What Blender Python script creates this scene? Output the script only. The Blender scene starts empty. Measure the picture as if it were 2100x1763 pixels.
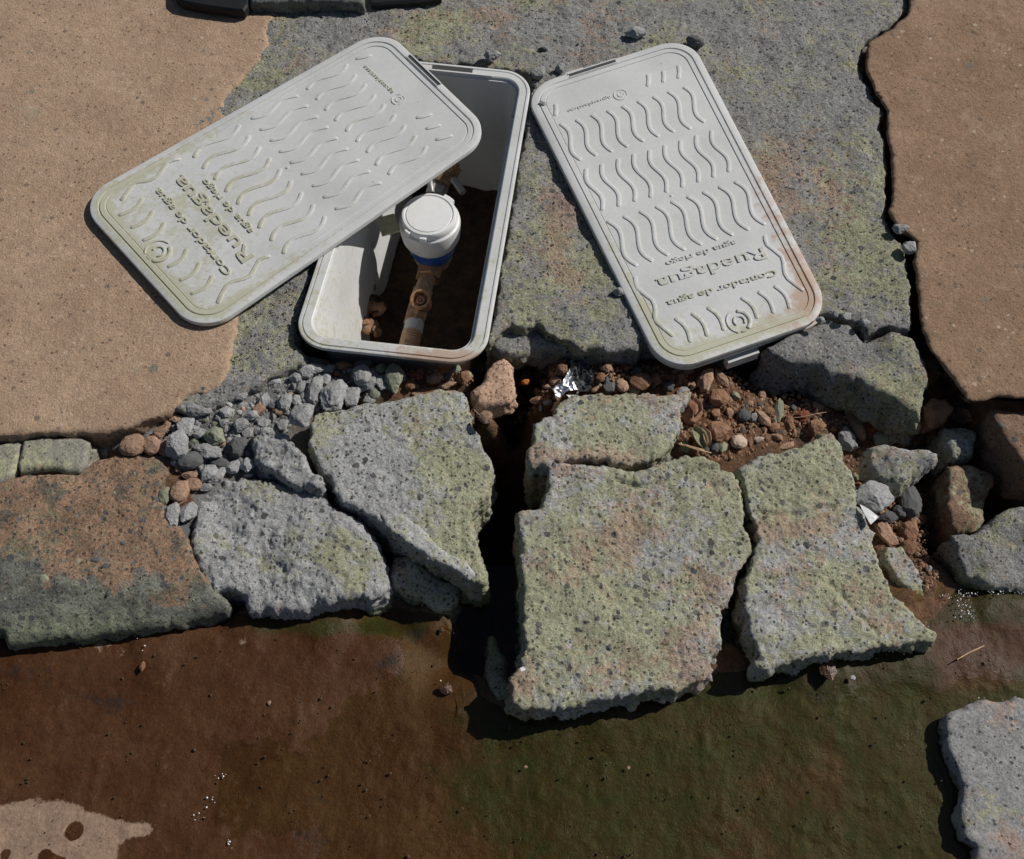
import bpy, bmesh, math, random
import numpy as np
from mathutils import Vector, Matrix
from mathutils.geometry import delaunay_2d_cdt

random.seed(7)
RNG = np.random.default_rng(7)
SC = bpy.context.scene
COL = SC.collection
R = math.radians

# ------------------------------------------------------------------ camera
TH = R(29.0); FPX = 2150.0; DIST = 1.2
CT, ST = math.cos(TH), math.sin(TH)
CAM = np.array([0.0, -DIST * ST, DIST * CT])
cd = bpy.data.cameras.new('camera'); cam = bpy.data.objects.new('camera', cd); COL.objects.link(cam)
cd.sensor_width = 36.0; cd.lens = 36.0 * FPX / 2100.0
cd.clip_start = 0.02; cd.clip_end = 200.0
cam.location = CAM; cam.rotation_euler = (TH, 0, 0)
SC.camera = cam

# ------------------------------------------------------------------ light
SUN = Vector((1.0, 0.44, 0.90)).normalized()          # towards the sun
elev = math.asin(SUN.z); azim = math.atan2(SUN.x, SUN.y)
w = bpy.data.worlds.new('World'); SC.world = w; w.use_nodes = True
nt = w.node_tree; nt.nodes.clear()
sky = nt.nodes.new('ShaderNodeTexSky'); sky.sky_type = 'NISHITA'; sky.sun_disc = False
sky.sun_elevation = elev; sky.sun_rotation = azim
bg = nt.nodes.new('ShaderNodeBackground'); bg.inputs[1].default_value = 0.05
wo = nt.nodes.new('ShaderNodeOutputWorld')
nt.links.new(sky.outputs[0], bg.inputs[0]); nt.links.new(bg.outputs[0], wo.inputs[0])
sl = bpy.data.lights.new('sun', 'SUN'); sl.energy = 5.0; sl.angle = R(0.53); sl.color = (1.0, 0.965, 0.91)
so = bpy.data.objects.new('sun', sl); COL.objects.link(so)
so.rotation_euler = SUN.to_track_quat('Z', 'Y').to_euler(); so.location = (2, 1, 3)
vs = SC.view_settings
SC.display_settings.display_device = 'sRGB'
vs.view_transform = 'Standard'; vs.look = 'None'; vs.exposure = -0.42; vs.gamma = 1.0; vs.use_curve_mapping = False

# ------------------------------------------------------------------ helpers
def W(px, py, z=0.0):
    """point of the plane at height z seen at the photograph's 2100 px wide coordinates"""
    x = (px - 1050.0) / FPX; y = -(py - 881.5) / FPX
    d = np.array([x, y * CT + ST, y * ST - CT])
    t = (z - CAM[2]) / d[2]
    return CAM + t * d

def Wf(px, py, zf):
    z = -0.03
    for _ in range(8):
        p = W(px, py, z); z = 0.5 * z + 0.5 * zf(p[0], p[1])
    return W(px, py, z)

def toimg(P):
    d = np.asarray(P, float) - CAM
    yc = d[..., 1] * CT + d[..., 2] * ST
    zc = -d[..., 1] * ST + d[..., 2] * CT
    return 1050 + FPX * d[..., 0] / (-zc), 881.5 - FPX * yc / (-zc)

def ppm(p):
    return FPX / np.linalg.norm(np.asarray(p) - CAM)

def _h(i, j, k, s):
    n = (i * 374761393 + j * 668265263 + k * 2147483647 + s * 1442695041) & 0xFFFFFFFF
    n = ((n ^ (n >> 13)) * 1274126177) & 0xFFFFFFFF
    n = (n ^ (n >> 16)) & 0xFFFFFFFF
    return n.astype(np.float64) / 4294967295.0 * 2 - 1

def vnoise(P, s=0):
    P = np.asarray(P, float); I = np.floor(P).astype(np.int64); F = P - I
    F = F * F * (3 - 2 * F); r = 0
    for a in (0, 1):
        wa = F[:, 0] if a else 1 - F[:, 0]
        for b in (0, 1):
            wb = F[:, 1] if b else 1 - F[:, 1]
            for c in (0, 1):
                wc = F[:, 2] if c else 1 - F[:, 2]
                r = r + wa * wb * wc * _h(I[:, 0] + a, I[:, 1] + b, I[:, 2] + c, s)
    return r

def fbm(P, scale, octv=4, s=0, gain=0.5):
    P = np.asarray(P, float)
    if P.shape[1] == 2: P = np.column_stack([P, np.zeros(len(P))])
    r = np.zeros(len(P)); a = 1.0; t = 0
    for o in range(octv):
        r += a * vnoise(P * scale + 17.3 * o, s + o * 31); t += a; a *= gain; scale *= 2.03
    return r / t

def smooth(e0, e1, x):
    t = np.clip((x - e0) / (e1 - e0), 0, 1); return t * t * (3 - 2 * t)

def inpoly(P, poly):
    x, y = P[:, 0], P[:, 1]; ins = np.zeros(len(P), bool); n = len(poly)
    for i in range(n):
        x1, y1 = poly[i]; x2, y2 = poly[(i + 1) % n]
        if y1 == y2: continue
        c = ((y1 > y) != (y2 > y)) & (x < (x2 - x1) * (y - y1) / (y2 - y1) + x1)
        ins ^= c
    return ins

def sdist(P, poly):
    """signed distance to a polygon, positive inside"""
    d = np.full(len(P), 1e9); n = len(poly)
    for i in range(n):
        a = np.array(poly[i]); b = np.array(poly[(i + 1) % n]); ab = b - a
        t = np.clip(((P - a) @ ab) / max(ab @ ab, 1e-12), 0, 1)
        d = np.minimum(d, np.linalg.norm(P - (a + t[:, None] * ab), axis=1))
    return np.where(inpoly(P, poly), d, -d)

def tag(o, label=None, cat=None, group=None, kind=None):
    if label: o['label'] = label
    if cat: o['category'] = cat
    if group: o['group'] = group
    if kind: o['kind'] = kind
    return o

def empty(name, loc, label=None, cat=None, group=None, kind=None):
    o = bpy.data.objects.new(name, None); COL.objects.link(o); o.location = loc
    o.empty_display_size = 0.02
    return tag(o, label, cat, group, kind)

def wloc(o):
    v = Vector(o.location); p = o.parent
    while p: v += Vector(p.location); p = p.parent
    return v

def mk(name, verts, faces, mat, parent=None, smoothf=True, origin=None, sharp=0):
    """verts in world metres"""
    verts = np.asarray(verts, float)
    if parent is not None: org = np.array(wloc(parent)); loc = (0, 0, 0)
    else:
        org = np.array(origin) if origin is not None else np.array([verts[:, 0].mean(), verts[:, 1].mean(), verts[:, 2].min()])
        loc = org
    me = bpy.data.meshes.new(name)
    me.from_pydata((verts - org).tolist(), [], [tuple(int(i) for i in f) for f in faces])
    me.materials.append(mat)
    me.polygons.foreach_set('use_smooth', [smoothf] * len(me.polygons))
    me.update()
    if sharp and smoothf: me.set_sharp_from_angle(angle=R(sharp))
    o = bpy.data.objects.new(name, me); COL.objects.link(o)
    if parent is not None: o.parent = parent
    o.location = loc
    return o

def attr(o, name, vals):
    a = o.data.attributes.new(name, 'FLOAT', 'POINT'); a.data.foreach_set('value', np.asarray(vals, np.float32))

# ------------------------------------------------------------------ materials
def newmat(name):
    m = bpy.data.materials.new(name); m.use_nodes = True
    n = m.node_tree; n.nodes.clear()
    o = n.nodes.new('ShaderNodeOutputMaterial'); b = n.nodes.new('ShaderNodeBsdfPrincipled')
    n.links.new(b.outputs[0], o.inputs[0])
    return m, n, b

class NB:
    def __init__(s, n): s.n = n; s.tc = n.nodes.new('ShaderNodeTexCoord'); s.vec = s.tc.outputs['Object']
    def link(s, a, b): s.n.links.new(a, b)
    def off(s, v):
        m = s.n.nodes.new('ShaderNodeVectorMath'); m.operation = 'ADD'; s.link(s.vec, m.inputs[0]); m.inputs[1].default_value = v; return m.outputs[0]
    def noise(s, scale, det=4, rough=0.55, off=None, dist=0.0):
        t = s.n.nodes.new('ShaderNodeTexNoise'); t.inputs['Scale'].default_value = scale; t.inputs['Detail'].default_value = det
        t.inputs['Roughness'].default_value = rough; t.inputs['Distortion'].default_value = dist
        s.link(s.off((off, off * 1.7, -off)) if off else s.vec, t.inputs['Vector']); return t.outputs['Fac']
    def voro(s, scale, feat='F1', off=None, rnd=1.0):
        t = s.n.nodes.new('ShaderNodeTexVoronoi'); t.feature = feat; t.inputs['Scale'].default_value = scale
        t.inputs['Randomness'].default_value = rnd
        s.link(s.off((off, off, off)) if off else s.vec, t.inputs['Vector']); return t
    def ramp(s, fac, lo, hi, a=0.0, b=1.0):
        t = s.n.nodes.new('ShaderNodeMapRange'); t.inputs['From Min'].default_value = lo; t.inputs['From Max'].default_value = hi
        t.inputs['To Min'].default_value = a; t.inputs['To Max'].default_value = b; t.clamp = True
        s.link(fac, t.inputs['Value']); return t.outputs[0]
    def mix(s, fac, a, b, mode='MIX'):
        t = s.n.nodes.new('ShaderNodeMix'); t.data_type = 'RGBA'; t.blend_type = mode
        for sock, v in ((t.inputs['Factor'], fac), (t.inputs['A'], a), (t.inputs['B'], b)):
            if isinstance(v, (tuple, list)): sock.default_value = (*v, 1) if len(v) == 3 else v
            elif isinstance(v, (int, float)): sock.default_value = v
            else: s.link(v, sock)
        # colour sockets share names with float ones: pick the RGBA pair
        return t
    def cmix(s, fac, a, b, mode='MIX'):
        t = s.n.nodes.new('ShaderNodeMixRGB'); t.blend_type = mode
        for sock, v in ((t.inputs[0], fac), (t.inputs[1], a), (t.inputs[2], b)):
            if isinstance(v, (tuple, list)): sock.default_value = (*v, 1)
            elif isinstance(v, (int, float)): sock.default_value = v
            else: s.link(v, sock)
        return t.outputs[0]
    def math(s, op, a, b=0.0):
        t = s.n.nodes.new('ShaderNodeMath'); t.operation = op
        for sock, v in ((t.inputs[0], a), (t.inputs[1], b)):
            if isinstance(v, (int, float)): sock.default_value = v
            else: s.link(v, sock)
        return t.outputs[0]
    def scale(s, col, fac):
        t = s.n.nodes.new('ShaderNodeVectorMath'); t.operation = 'SCALE'
        if isinstance(col, (tuple, list)): t.inputs[0].default_value = col
        else: s.link(col, t.inputs[0])
        s.link(fac, t.inputs['Scale']); return t.outputs[0]
    def attr(s, name):
        t = s.n.nodes.new('ShaderNodeAttribute'); t.attribute_name = name; return t.outputs['Fac']
    def rnd(s):
        t = s.n.nodes.new('ShaderNodeObjectInfo'); return t.outputs['Random']
    def bump(s, bsdf, h, dist=0.001, strength=1.0):
        t = s.n.nodes.new('ShaderNodeBump'); t.inputs['Distance'].default_value = dist; t.inputs['Strength'].default_value = strength
        s.link(h, t.inputs['Height']); s.link(t.outputs[0], bsdf.inputs['Normal'])

def concrete(name, base=(0.30, 0.30, 0.29), olive=0.5, pink=0.25, agg=0.5, pit=0.5, bumpd=0.0018, var=0.35, off=0.0, fine=330, rough=0.95,
             olivecol=(0.425, 0.420, 0.262), pinkcol=(0.47, 0.32, 0.235), alt=False):
    m, n, b = newmat(name); q = NB(n)
    col = base
    om = q.math('MULTIPLY', q.ramp(q.math('ADD', q.math('ADD', q.noise(7, 5, 0.7, 3.1 + off), q.math('MULTIPLY', q.attr('moss'), .12)), q.ramp(q.noise(85, 6, 0.8, 8.8), 0.3, 0.7, -0.15, 0.15)), 0.58 - 0.12 * olive, 0.67 - 0.12 * olive), 0.85)
    c = q.cmix(om, base, olivecol)
    pm = q.math('MULTIPLY', q.ramp(q.math('ADD', q.math('ADD', q.noise(12, 5, 0.72, 7.7 + off), q.math('MULTIPLY', q.attr('stain'), .19)), q.ramp(q.noise(100, 5, 0.8, 2.8), 0.3, 0.7, -0.12, 0.12)), 0.68 - 0.14 * pink, 0.77 - 0.14 * pink), 0.68)
    c = q.cmix(pm, c, pinkcol)
    if alt:
        fa = q.attr('face')
        st = n.nodes.new('ShaderNodeTexNoise'); st.inputs['Scale'].default_value = 22; st.inputs['Detail'].default_value = 7; st.inputs['Roughness'].default_value = .7
        mp = n.nodes.new('ShaderNodeMapping'); mp.inputs['Scale'].default_value = (.35, 1.6, 1); q.link(q.vec, mp.inputs[0]); q.link(mp.outputs[0], st.inputs['Vector'])
        gcol = q.cmix(q.ramp(st.outputs['Fac'], .38, .6), (0.115, 0.118, 0.113), (0.25, 0.255, 0.205))
        gcol = q.cmix(q.ramp(fa, .78, .95), gcol, (0.27, 0.29, 0.20))
        c = q.cmix(q.ramp(q.math('ADD', fa, q.ramp(q.noise(15, 8, .75, 2.2), .33, .67, -.40, .40)), .44, .58), c, gcol)
        c = q.cmix(q.math('MULTIPLY', q.ramp(q.noise(38, 6, .75, 6.1), .52, .60), .75), c, (0.12, 0.12, 0.10))
    g = q.noise(fine, 6, 0.8, 1.3)
    g2 = q.noise(34, 6, 0.75, 5.9)
    vg = q.voro(520, off=1.1); sg = n.nodes.new('ShaderNodeSeparateColor'); q.link(vg.outputs['Color'], sg.inputs[0])
    bright = q.math('ADD', q.ramp(g, 0.30, 0.70, 1 - var, 1 + var), q.ramp(g2, 0.32, 0.68, -0.20, 0.20))
    bright = q.math('ADD', bright, q.ramp(sg.outputs[0], 0.0, 1.0, -0.20, 0.20))
    c = q.scale(c, bright)
    # exposed aggregate: darker pebbles in the matrix
    va = q.voro(95, off=2.0 + off)
    sep = n.nodes.new('ShaderNodeSeparateColor'); q.link(va.outputs['Color'], sep.inputs[0])
    size = q.ramp(sep.outputs[0], 1 - agg, 1.0, 0.0, 0.42)
    d = q.math('ADD', va.outputs['Distance'], q.ramp(q.noise(260, 3, 0.6), 0.3, 0.7, -0.12, 0.12))
    am = q.ramp(q.math('SUBTRACT', size, d), -0.01, 0.05)
    c = q.cmix(am, c, q.cmix(sep.outputs[1], (0.11, 0.11, 0.115), (0.24, 0.23, 0.21)))
    # small pits
    vp = q.voro(200, off=4.4 + off)
    sp = n.nodes.new('ShaderNodeSeparateColor'); q.link(vp.outputs['Color'], sp.inputs[0])
    pm2 = q.ramp(q.math('SUBTRACT', q.ramp(sp.outputs[0], 1 - pit, 1.0, 0.0, 0.42), q.math('ADD', vp.outputs['Distance'], q.ramp(q.noise(430, 3, 0.6, 4.0), 0.3, 0.7, -0.16, 0.16))), 0.0, 0.08)
    c = q.cmix(q.math('MULTIPLY', pm2, 0.8), c, (0.06, 0.06, 0.055))
    q.link(c, b.inputs['Base Color'])
    b.inputs['Roughness'].default_value = rough; b.inputs['Specular IOR Level'].default_value = 0.2
    h = q.math('ADD', q.math('MULTIPLY', g, 1.0), q.math('MULTIPLY', q.noise(120, 5, 0.7, 9.0), 1.3))
    h = q.math('ADD', h, q.math('MULTIPLY', sg.outputs[0], 0.25))
    h = q.math('SUBTRACT', h, q.math('MULTIPLY', pm2, 0.7))
    h = q.math('SUBTRACT', h, q.math('MULTIPLY', am, 0.25))
    q.bump(b, h, bumpd, 1.0)
    return m

def stone(name, base, base2, var=0.3, bumpd=0.0012, rough=0.85, fine=300, speck=0.0, speckcol=(0.1, 0.06, 0.04), spec=0.3, wet=False):
    m, n, b = newmat(name); q = NB(n)
    t = n.nodes.new('ShaderNodeTexNoise'); t.inputs['Scale'].default_value = 60; t.inputs['Detail'].default_value = 4
    geo = n.nodes.new('ShaderNodeNewGeometry'); q.link(geo.outputs['Position'], t.inputs['Vector']); q.vec = geo.outputs['Position']
    c = q.cmix(q.ramp(t.outputs['Fac'], 0.35, 0.65), base, base2)
    g = q.noise(fine, 5, 0.75)
    c = q.scale(c, q.math('ADD', q.ramp(g, 0.28, 0.72, 1 - var, 1 + var), q.ramp(q.rnd(), 0, 1, -0.18, 0.18)))
    if speck > 0:
        v = q.voro(330); sp = n.nodes.new('ShaderNodeSeparateColor'); q.link(v.outputs['Color'], sp.inputs[0])
        pm = q.ramp(q.math('SUBTRACT', q.ramp(sp.outputs[0], 1 - speck, 1.0, 0.2, 0.6), v.outputs['Distance']), 0.0, 0.12)
        c = q.cmix(q.math('MULTIPLY', pm, 0.75), c, speckcol)
    q.link(c, b.inputs['Base Color']); b.inputs['Roughness'].default_value = rough; b.inputs['Specular IOR Level'].default_value = spec
    q.bump(b, q.math('ADD', g, q.noise(120, 3, 0.6, 3.0)), bumpd)
    return m

def plain(name, col, rough=0.5, metal=0.0, spec=0.5, var=0.1, scale=60, bumpd=0.0, coat=0.0):
    m, n, b = newmat(name); q = NB(n)
    g = q.noise(scale, 5, 0.65)
    q.link(q.scale(col, q.ramp(g, 0.3, 0.7, 1 - var, 1 + var)), b.inputs['Base Color'])
    q.link(q.ramp(q.noise(scale * 2, 3, 0.6, 3.0), 0.3, 0.7, max(0.02, rough - 0.1), min(1, rough + 0.1)), b.inputs['Roughness'])
    b.inputs['Metallic'].default_value = metal; b.inputs['Specular IOR Level'].default_value = spec
    b.inputs['Coat Weight'].default_value = coat
    if bumpd: q.bump(b, q.noise(scale * 4, 4, 0.6, 5.0), bumpd)
    return m

def tan_slab_mat(name, c1=(0.475, 0.335, 0.228), c2=(0.375, 0.255, 0.170)):
    m, n, b = newmat(name); q = NB(n)
    c = q.cmix(q.ramp(q.noise(9, 8, 0.72), 0.36, 0.64), c1, c2)
    c = q.cmix(q.math('MULTIPLY', q.ramp(q.noise(26, 6, 0.7, 4.0), 0.55, 0.7), 0.5), c, (0.46, 0.33, 0.24))
    c = q.cmix(q.math('MULTIPLY', q.ramp(q.noise(11, 8, 0.72, 8.0), 0.64, 0.70), 0.45), c, (0.25, 0.27, 0.19))
    g = q.noise(330, 5, 0.75, 1.0)
    c = q.scale(c, q.math('ADD', q.ramp(g, 0.30, 0.70, 0.70, 1.30), q.ramp(q.noise(60, 6, .75, 9.0), .3, .7, -.14, .14)))
    for k, (sc, thr, colr, st) in enumerate(((190, 0.22, (0.13, 0.08, 0.055), 0.75), (110, 0.10, (0.12, 0.10, 0.09), 0.6), (130, 0.14, (0.55, 0.43, 0.33), 0.8), (45, 0.05, (0.17, 0.19, 0.16), 0.7))):
        v = q.voro(sc, off=3.0 * k + 1); sp = n.nodes.new('ShaderNodeSeparateColor'); q.link(v.outputs['Color'], sp.inputs[0])
        dd = q.math('ADD', v.outputs['Distance'], q.ramp(q.noise(500, 2, 0.5, 2.0), 0.2, 0.8, -0.08, 0.08))
        pm = q.ramp(q.math('SUBTRACT', q.ramp(sp.outputs[0], 1 - thr, 1.0, 0.05, 0.42), dd), 0.0, 0.07)
        c = q.cmix(q.math('MULTIPLY', pm, st), c, colr)
    q.link(c, b.inputs['Base Color']); b.inputs['Roughness'].default_value = 0.9; b.inputs['Specular IOR Level'].default_value = 0.25
    q.bump(b, q.math('ADD', g, q.noise(90, 5, 0.65, 6.0)), 0.0020)
    return m

def lid_mat(name, offc):
    m, n, b = newmat(name); q = NB(n)
    c = q.cmix(q.ramp(q.noise(11, 6, 0.6, offc), 0.4, 0.65), (0.63, 0.63, 0.62), (0.55, 0.555, 0.54))
    dirt = q.attr('dirt'); rust = q.attr('rust')
    nz = q.noise(38, 7, 0.72, offc + 2)
    dm = q.ramp(q.math('ADD', dirt, q.math('ADD', q.ramp(nz, 0.2, 0.8, -0.35, 0.35), q.ramp(q.noise(150, 5, .75, offc + 4), .25, .75, -.3, .3))), 0.45, 0.72)
    c = q.cmix(q.math('MULTIPLY', dm, 0.62), c, (0.43, 0.41, 0.235))
    rm = q.ramp(q.math('ADD', rust, q.ramp(q.noise(60, 6, 0.7, offc + 5), 0.2, 0.8, -0.45, 0.45)), 0.45, 0.75)
    c = q.cmix(q.math('MULTIPLY', rm, 0.75), c, (0.45, 0.29, 0.20))
    v = q.voro(95, off=offc); sp = n.nodes.new('ShaderNodeSeparateColor'); q.link(v.outputs['Color'], sp.inputs[0])
    pm = q.ramp(q.math('SUBTRACT', q.ramp(sp.outputs[0], 0.90, 1.0, 0.0, 0.16), v.outputs['Distance']), 0.0, 0.04)
    c = q.cmix(q.math('MULTIPLY', pm, 0.7), c, (0.16, 0.14, 0.11))
    q.link(c, b.inputs['Base Color'])
    sc = n.nodes.new('ShaderNodeTexNoise'); sc.inputs['Scale'].default_value = 60; sc.inputs['Detail'].default_value = 6; sc.inputs['Roughness'].default_value = .8
    mp = n.nodes.new('ShaderNodeMapping'); mp.inputs['Rotation'].default_value = (0, 0, offc); mp.inputs['Scale'].default_value = (.08, 3.5, 1); q.link(q.vec, mp.inputs[0]); q.link(mp.outputs[0], sc.inputs['Vector'])
    c = q.scale(c, q.math('ADD', q.ramp(sc.outputs['Fac'], .60, .72, 1.0, 0.86), q.ramp(q.noise(210, 5, .75, 1.0), .3, .7, -.045, .045)))
    q.link(c, b.inputs['Base Color'])
    q.link(q.ramp(nz, 0.3, 0.7, 0.42, 0.62), b.inputs['Roughness']); b.inputs['Specular IOR Level'].default_value = 0.4
    q.bump(b, q.noise(160, 4, 0.6, offc + 1), 0.00018)
    return m

M = {}
M['bed'] = concrete('mortar bed concrete', (0.34, 0.335, 0.32), 0.50, 0.80, 0.16, 0.6, 0.0042, 0.58, 0.0)
M['slab'] = concrete('kerb concrete', (0.45, 0.45, 0.44), 0.85, 0.50, 0.34, 0.85, 0.0030, 0.42, 11.0)
M['slab2'] = concrete('kerb concrete green', (0.455, 0.455, 0.44), 1.10, 0.95, 0.34, 0.80, 0.0028, 0.40, 23.0)
M['greyc'] = concrete('broken concrete grey', (0.47, 0.47, 0.465), 0.32, 0.12, 0.22, 0.7, 0.0034, 0.36, 5.0)
M['leftkerb'] = concrete('old kerb', (0.35, 0.225, 0.148), 0.75, 0.60, 0.6, 0.6, 0.0026, 0.45, 31.0, alt=True, olivecol=(0.21, 0.215, 0.14), pinkcol=(0.47, 0.30, 0.21))
M['kerbface'] = concrete('worn grey kerb face', (0.17, 0.175, 0.17), 0.6, 0.12, 0.2, 0.35, 0.0015, 0.35, 37.0, olivecol=(0.21, 0.22, 0.14))
M['mort'] = concrete('old mortar', (0.30, 0.285, 0.235), 0.40, 0.75, 0.05, 0.2, 0.0012, 0.22, 41.0)
M['drypatch'] = concrete('dry concrete', (0.33, 0.325, 0.32), 0.35, 0.62, 0.08, 0.4, 0.0018, 0.25, 47.0)
M['brownblock'] = concrete('brown block', (0.26, 0.17, 0.115), 0.3, 0.3, 0.15, 0.4, 0.0018, 0.35, 53.0)
M['tan'] = tan_slab_mat('tan paving')
M['tan2'] = tan_slab_mat('tan paving weathered', (0.345, 0.228, 0.148), (0.27, 0.172, 0.108))
M['grey'] = stone('grey stone', (0.37, 0.37, 0.365), (0.30, 0.30, 0.295), 0.4, 0.0022)
M['olive'] = stone('lichen stone', (0.28, 0.29, 0.19), (0.22, 0.23, 0.17))
M['dark'] = stone('dark stone', (0.085, 0.087, 0.088), (0.11, 0.11, 0.11), 0.15, 0.0005)
M['tanst'] = stone('tan stone', (0.42, 0.27, 0.18), (0.32, 0.20, 0.135), 0.4, .002)
M['brown'] = stone('earthy brown stone', (0.22, 0.11, 0.058), (0.33, 0.19, 0.115), 0.4, 0.0022)
M['wetst'] = stone('wet brown stone', (0.07, 0.033, 0.016), (0.10, 0.05, 0.026), 0.3, 0.001, 0.25, spec=.6)
M['pale'] = stone('pale pebble', (0.52, 0.39, 0.30), (0.48, 0.37, 0.29), 0.15)
M['white'] = stone('whitish pebble', (0.45, 0.45, 0.44), (0.40, 0.40, 0.40), 0.1)
M['pink'] = stone('pink conglomerate', (0.47, 0.31, 0.22), (0.40, 0.26, 0.18), 0.25, 0.0014, 0.9, 280, 0.75, (0.10, 0.05, 0.03))
M['red'] = stone('red stone', (0.26, 0.08, 0.04), (0.20, 0.08, 0.04))
M['orange'] = stone('orange chip', (0.55, 0.16, 0.03), (0.5, 0.14, 0.03), 0.1)
M['peb'] = stone('embedded dark pebble', (0.085, 0.088, 0.095), (0.13, 0.13, 0.135), 0.15, 0.0004)

def water_mat():
    m = bpy.data.materials.new('murky water'); m.use_nodes = True; n = m.node_tree; n.nodes.clear()
    o = n.nodes.new('ShaderNodeOutputMaterial'); t = n.nodes.new('ShaderNodeBsdfTransparent'); g = n.nodes.new('ShaderNodeBsdfGlossy'); x = n.nodes.new('ShaderNodeMixShader'); f = n.nodes.new('ShaderNodeFresnel')
    t.inputs[0].default_value = (0.89, 0.89, 0.74, 1); g.inputs['Roughness'].default_value = 0.05; f.inputs[0].default_value = 1.33
    q = NB(n); b = n.nodes.new('ShaderNodeBump'); b.inputs['Distance'].default_value = .0006
    q.link(q.math('ADD', q.noise(45, 4, .6), q.math('MULTIPLY', q.noise(160, 3, .6, 3.0), .35)), b.inputs['Height']); q.link(b.outputs[0], g.inputs['Normal']); q.link(b.outputs[0], f.inputs['Normal'])
    ge = n.nodes.new('ShaderNodeNewGeometry'); fr = q.math('ADD', q.math('MULTIPLY', f.outputs[0], q.math('SUBTRACT', 1.0, ge.outputs['Backfacing'])), q.math('MULTIPLY', ge.outputs['Backfacing'], .02))
    q.link(fr, x.inputs[0]); q.link(t.outputs[0], x.inputs[1]); q.link(g.outputs[0], x.inputs[2]); q.link(x.outputs[0], o.inputs[0]); return m
M['water'] = water_mat()
def street_mat():
    m, n, b = newmat('wet street'); q = NB(n)
    dry, alg = q.attr('dry'), q.attr('algae')
    fine = q.noise(240, 5, 0.75, 2.0)
    big = q.noise(16, 8, 0.7, 1.0)
    brown = q.cmix(q.ramp(big, 0.35, 0.65), (0.058, 0.022, 0.008), (0.086, 0.040, 0.018))
    green = q.cmix(q.ramp(q.noise(30, 6, 0.7, 6.0), 0.35, 0.65), (0.034, 0.037, 0.009), (0.050, 0.030, 0.009))
    am = q.ramp(q.math('ADD', alg, q.ramp(q.noise(22, 8, 0.72, 9.0), 0.2, 0.8, -0.4, 0.4)), 0.35, 0.65)
    c = q.cmix(am, brown, green)
    c = q.cmix(q.math('MULTIPLY', q.ramp(q.noise(13, 5, 0.6, 12.0), 0.64, 0.72), 0.7), c, (0.018, 0.019, 0.020))
    v = q.voro(70, off=2.0); sp = n.nodes.new('ShaderNodeSeparateColor'); q.link(v.outputs['Color'], sp.inputs[0])
    pm = q.ramp(q.math('SUBTRACT', q.ramp(sp.outputs[0], 0.93, 1.0, 0.0, 0.25), v.outputs['Distance']), 0.0, 0.05)
    c = q.cmix(q.math('MULTIPLY', pm, 0.35), c, (0.13, 0.075, 0.045))
    dn = q.math('ADD', dry, q.ramp(q.noise(45, 7, 0.75, 4.0), 0.2, 0.8, -0.35, 0.35))
    dm = q.ramp(dn, 0.44, 0.56)
    dcol = q.cmix(q.ramp(q.noise(28, 6, 0.7, 7.0), 0.3, 0.7), (0.34, 0.23, 0.16), (0.24, 0.165, 0.12))
    c = q.cmix(dm, c, dcol)
    c = q.scale(c, q.ramp(fine, 0.28, 0.72, 0.68, 1.32))
    q.link(c, b.inputs['Base Color'])
    q.link(q.math('ADD', q.ramp(q.noise(19, 5, 0.6, 15.0), 0.35, 0.65, 0.25, 0.55), q.math('MULTIPLY', dm, 0.5)), b.inputs['Roughness'])
    b.inputs['Specular IOR Level'].default_value = 0.15
    h = q.math('ADD', q.math('MULTIPLY', fine, 0.6), q.math('MULTIPLY', q.noise(95, 5, 0.7, 5.0), 1.0))
    q.bump(b, h, 0.0013)
    return m
M['street'] = street_mat()

def soil_mat():
    m, n, b = newmat('reddish soil'); q = NB(n)
    c = q.cmix(q.ramp(q.noise(60, 7, 0.75), 0.38, 0.62), (0.115, 0.055, 0.028), (0.21, 0.115, 0.066))
    c = q.cmix(q.math('MULTIPLY', q.ramp(q.noise(42, 7, 0.72, 5.0), 0.54, 0.62), 0.85), c, (0.065, 0.07, 0.032))
    c = q.cmix(q.attr('greyness'), c, q.cmix(q.ramp(q.noise(50, 7, 0.7, 8.0), 0.4, 0.6), (0.23, 0.23, 0.225), (0.17, 0.17, 0.165)))
    f = q.noise(300, 5, 0.75, 2.0)
    c = q.scale(c, q.ramp(f, 0.28, 0.72, 0.6, 1.4))
    q.link(c, b.inputs['Base Color']); b.inputs['Roughness'].default_value = 0.85; b.inputs['Specular IOR Level'].default_value = 0.3
    q.bump(b, q.math('ADD', f, q.noise(120, 5, 0.7, 3.0)), 0.003)
    return m
M['soil'] = soil_mat()

# ------------------------------------------------------------------ broken slabs
def resample(poly, step):
    out = []; n = len(poly)
    for i in range(n):
        a, b = np.array(poly[i]), np.array(poly[(i + 1) % n]); L = np.linalg.norm(b - a)
        k = max(1, int(round(L / step)))
        for j in range(k): out.append(a + (b - a) * j / k)
    return np.array(out)

def chaikin(poly, it=1):
    P = np.array(poly, float)
    for _ in range(it):
        Q = np.roll(P, -1, axis=0)
        P = np.stack([0.75 * P + 0.25 * Q, 0.25 * P + 0.75 * Q], 1).reshape(-1, 2)
    return P

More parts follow.
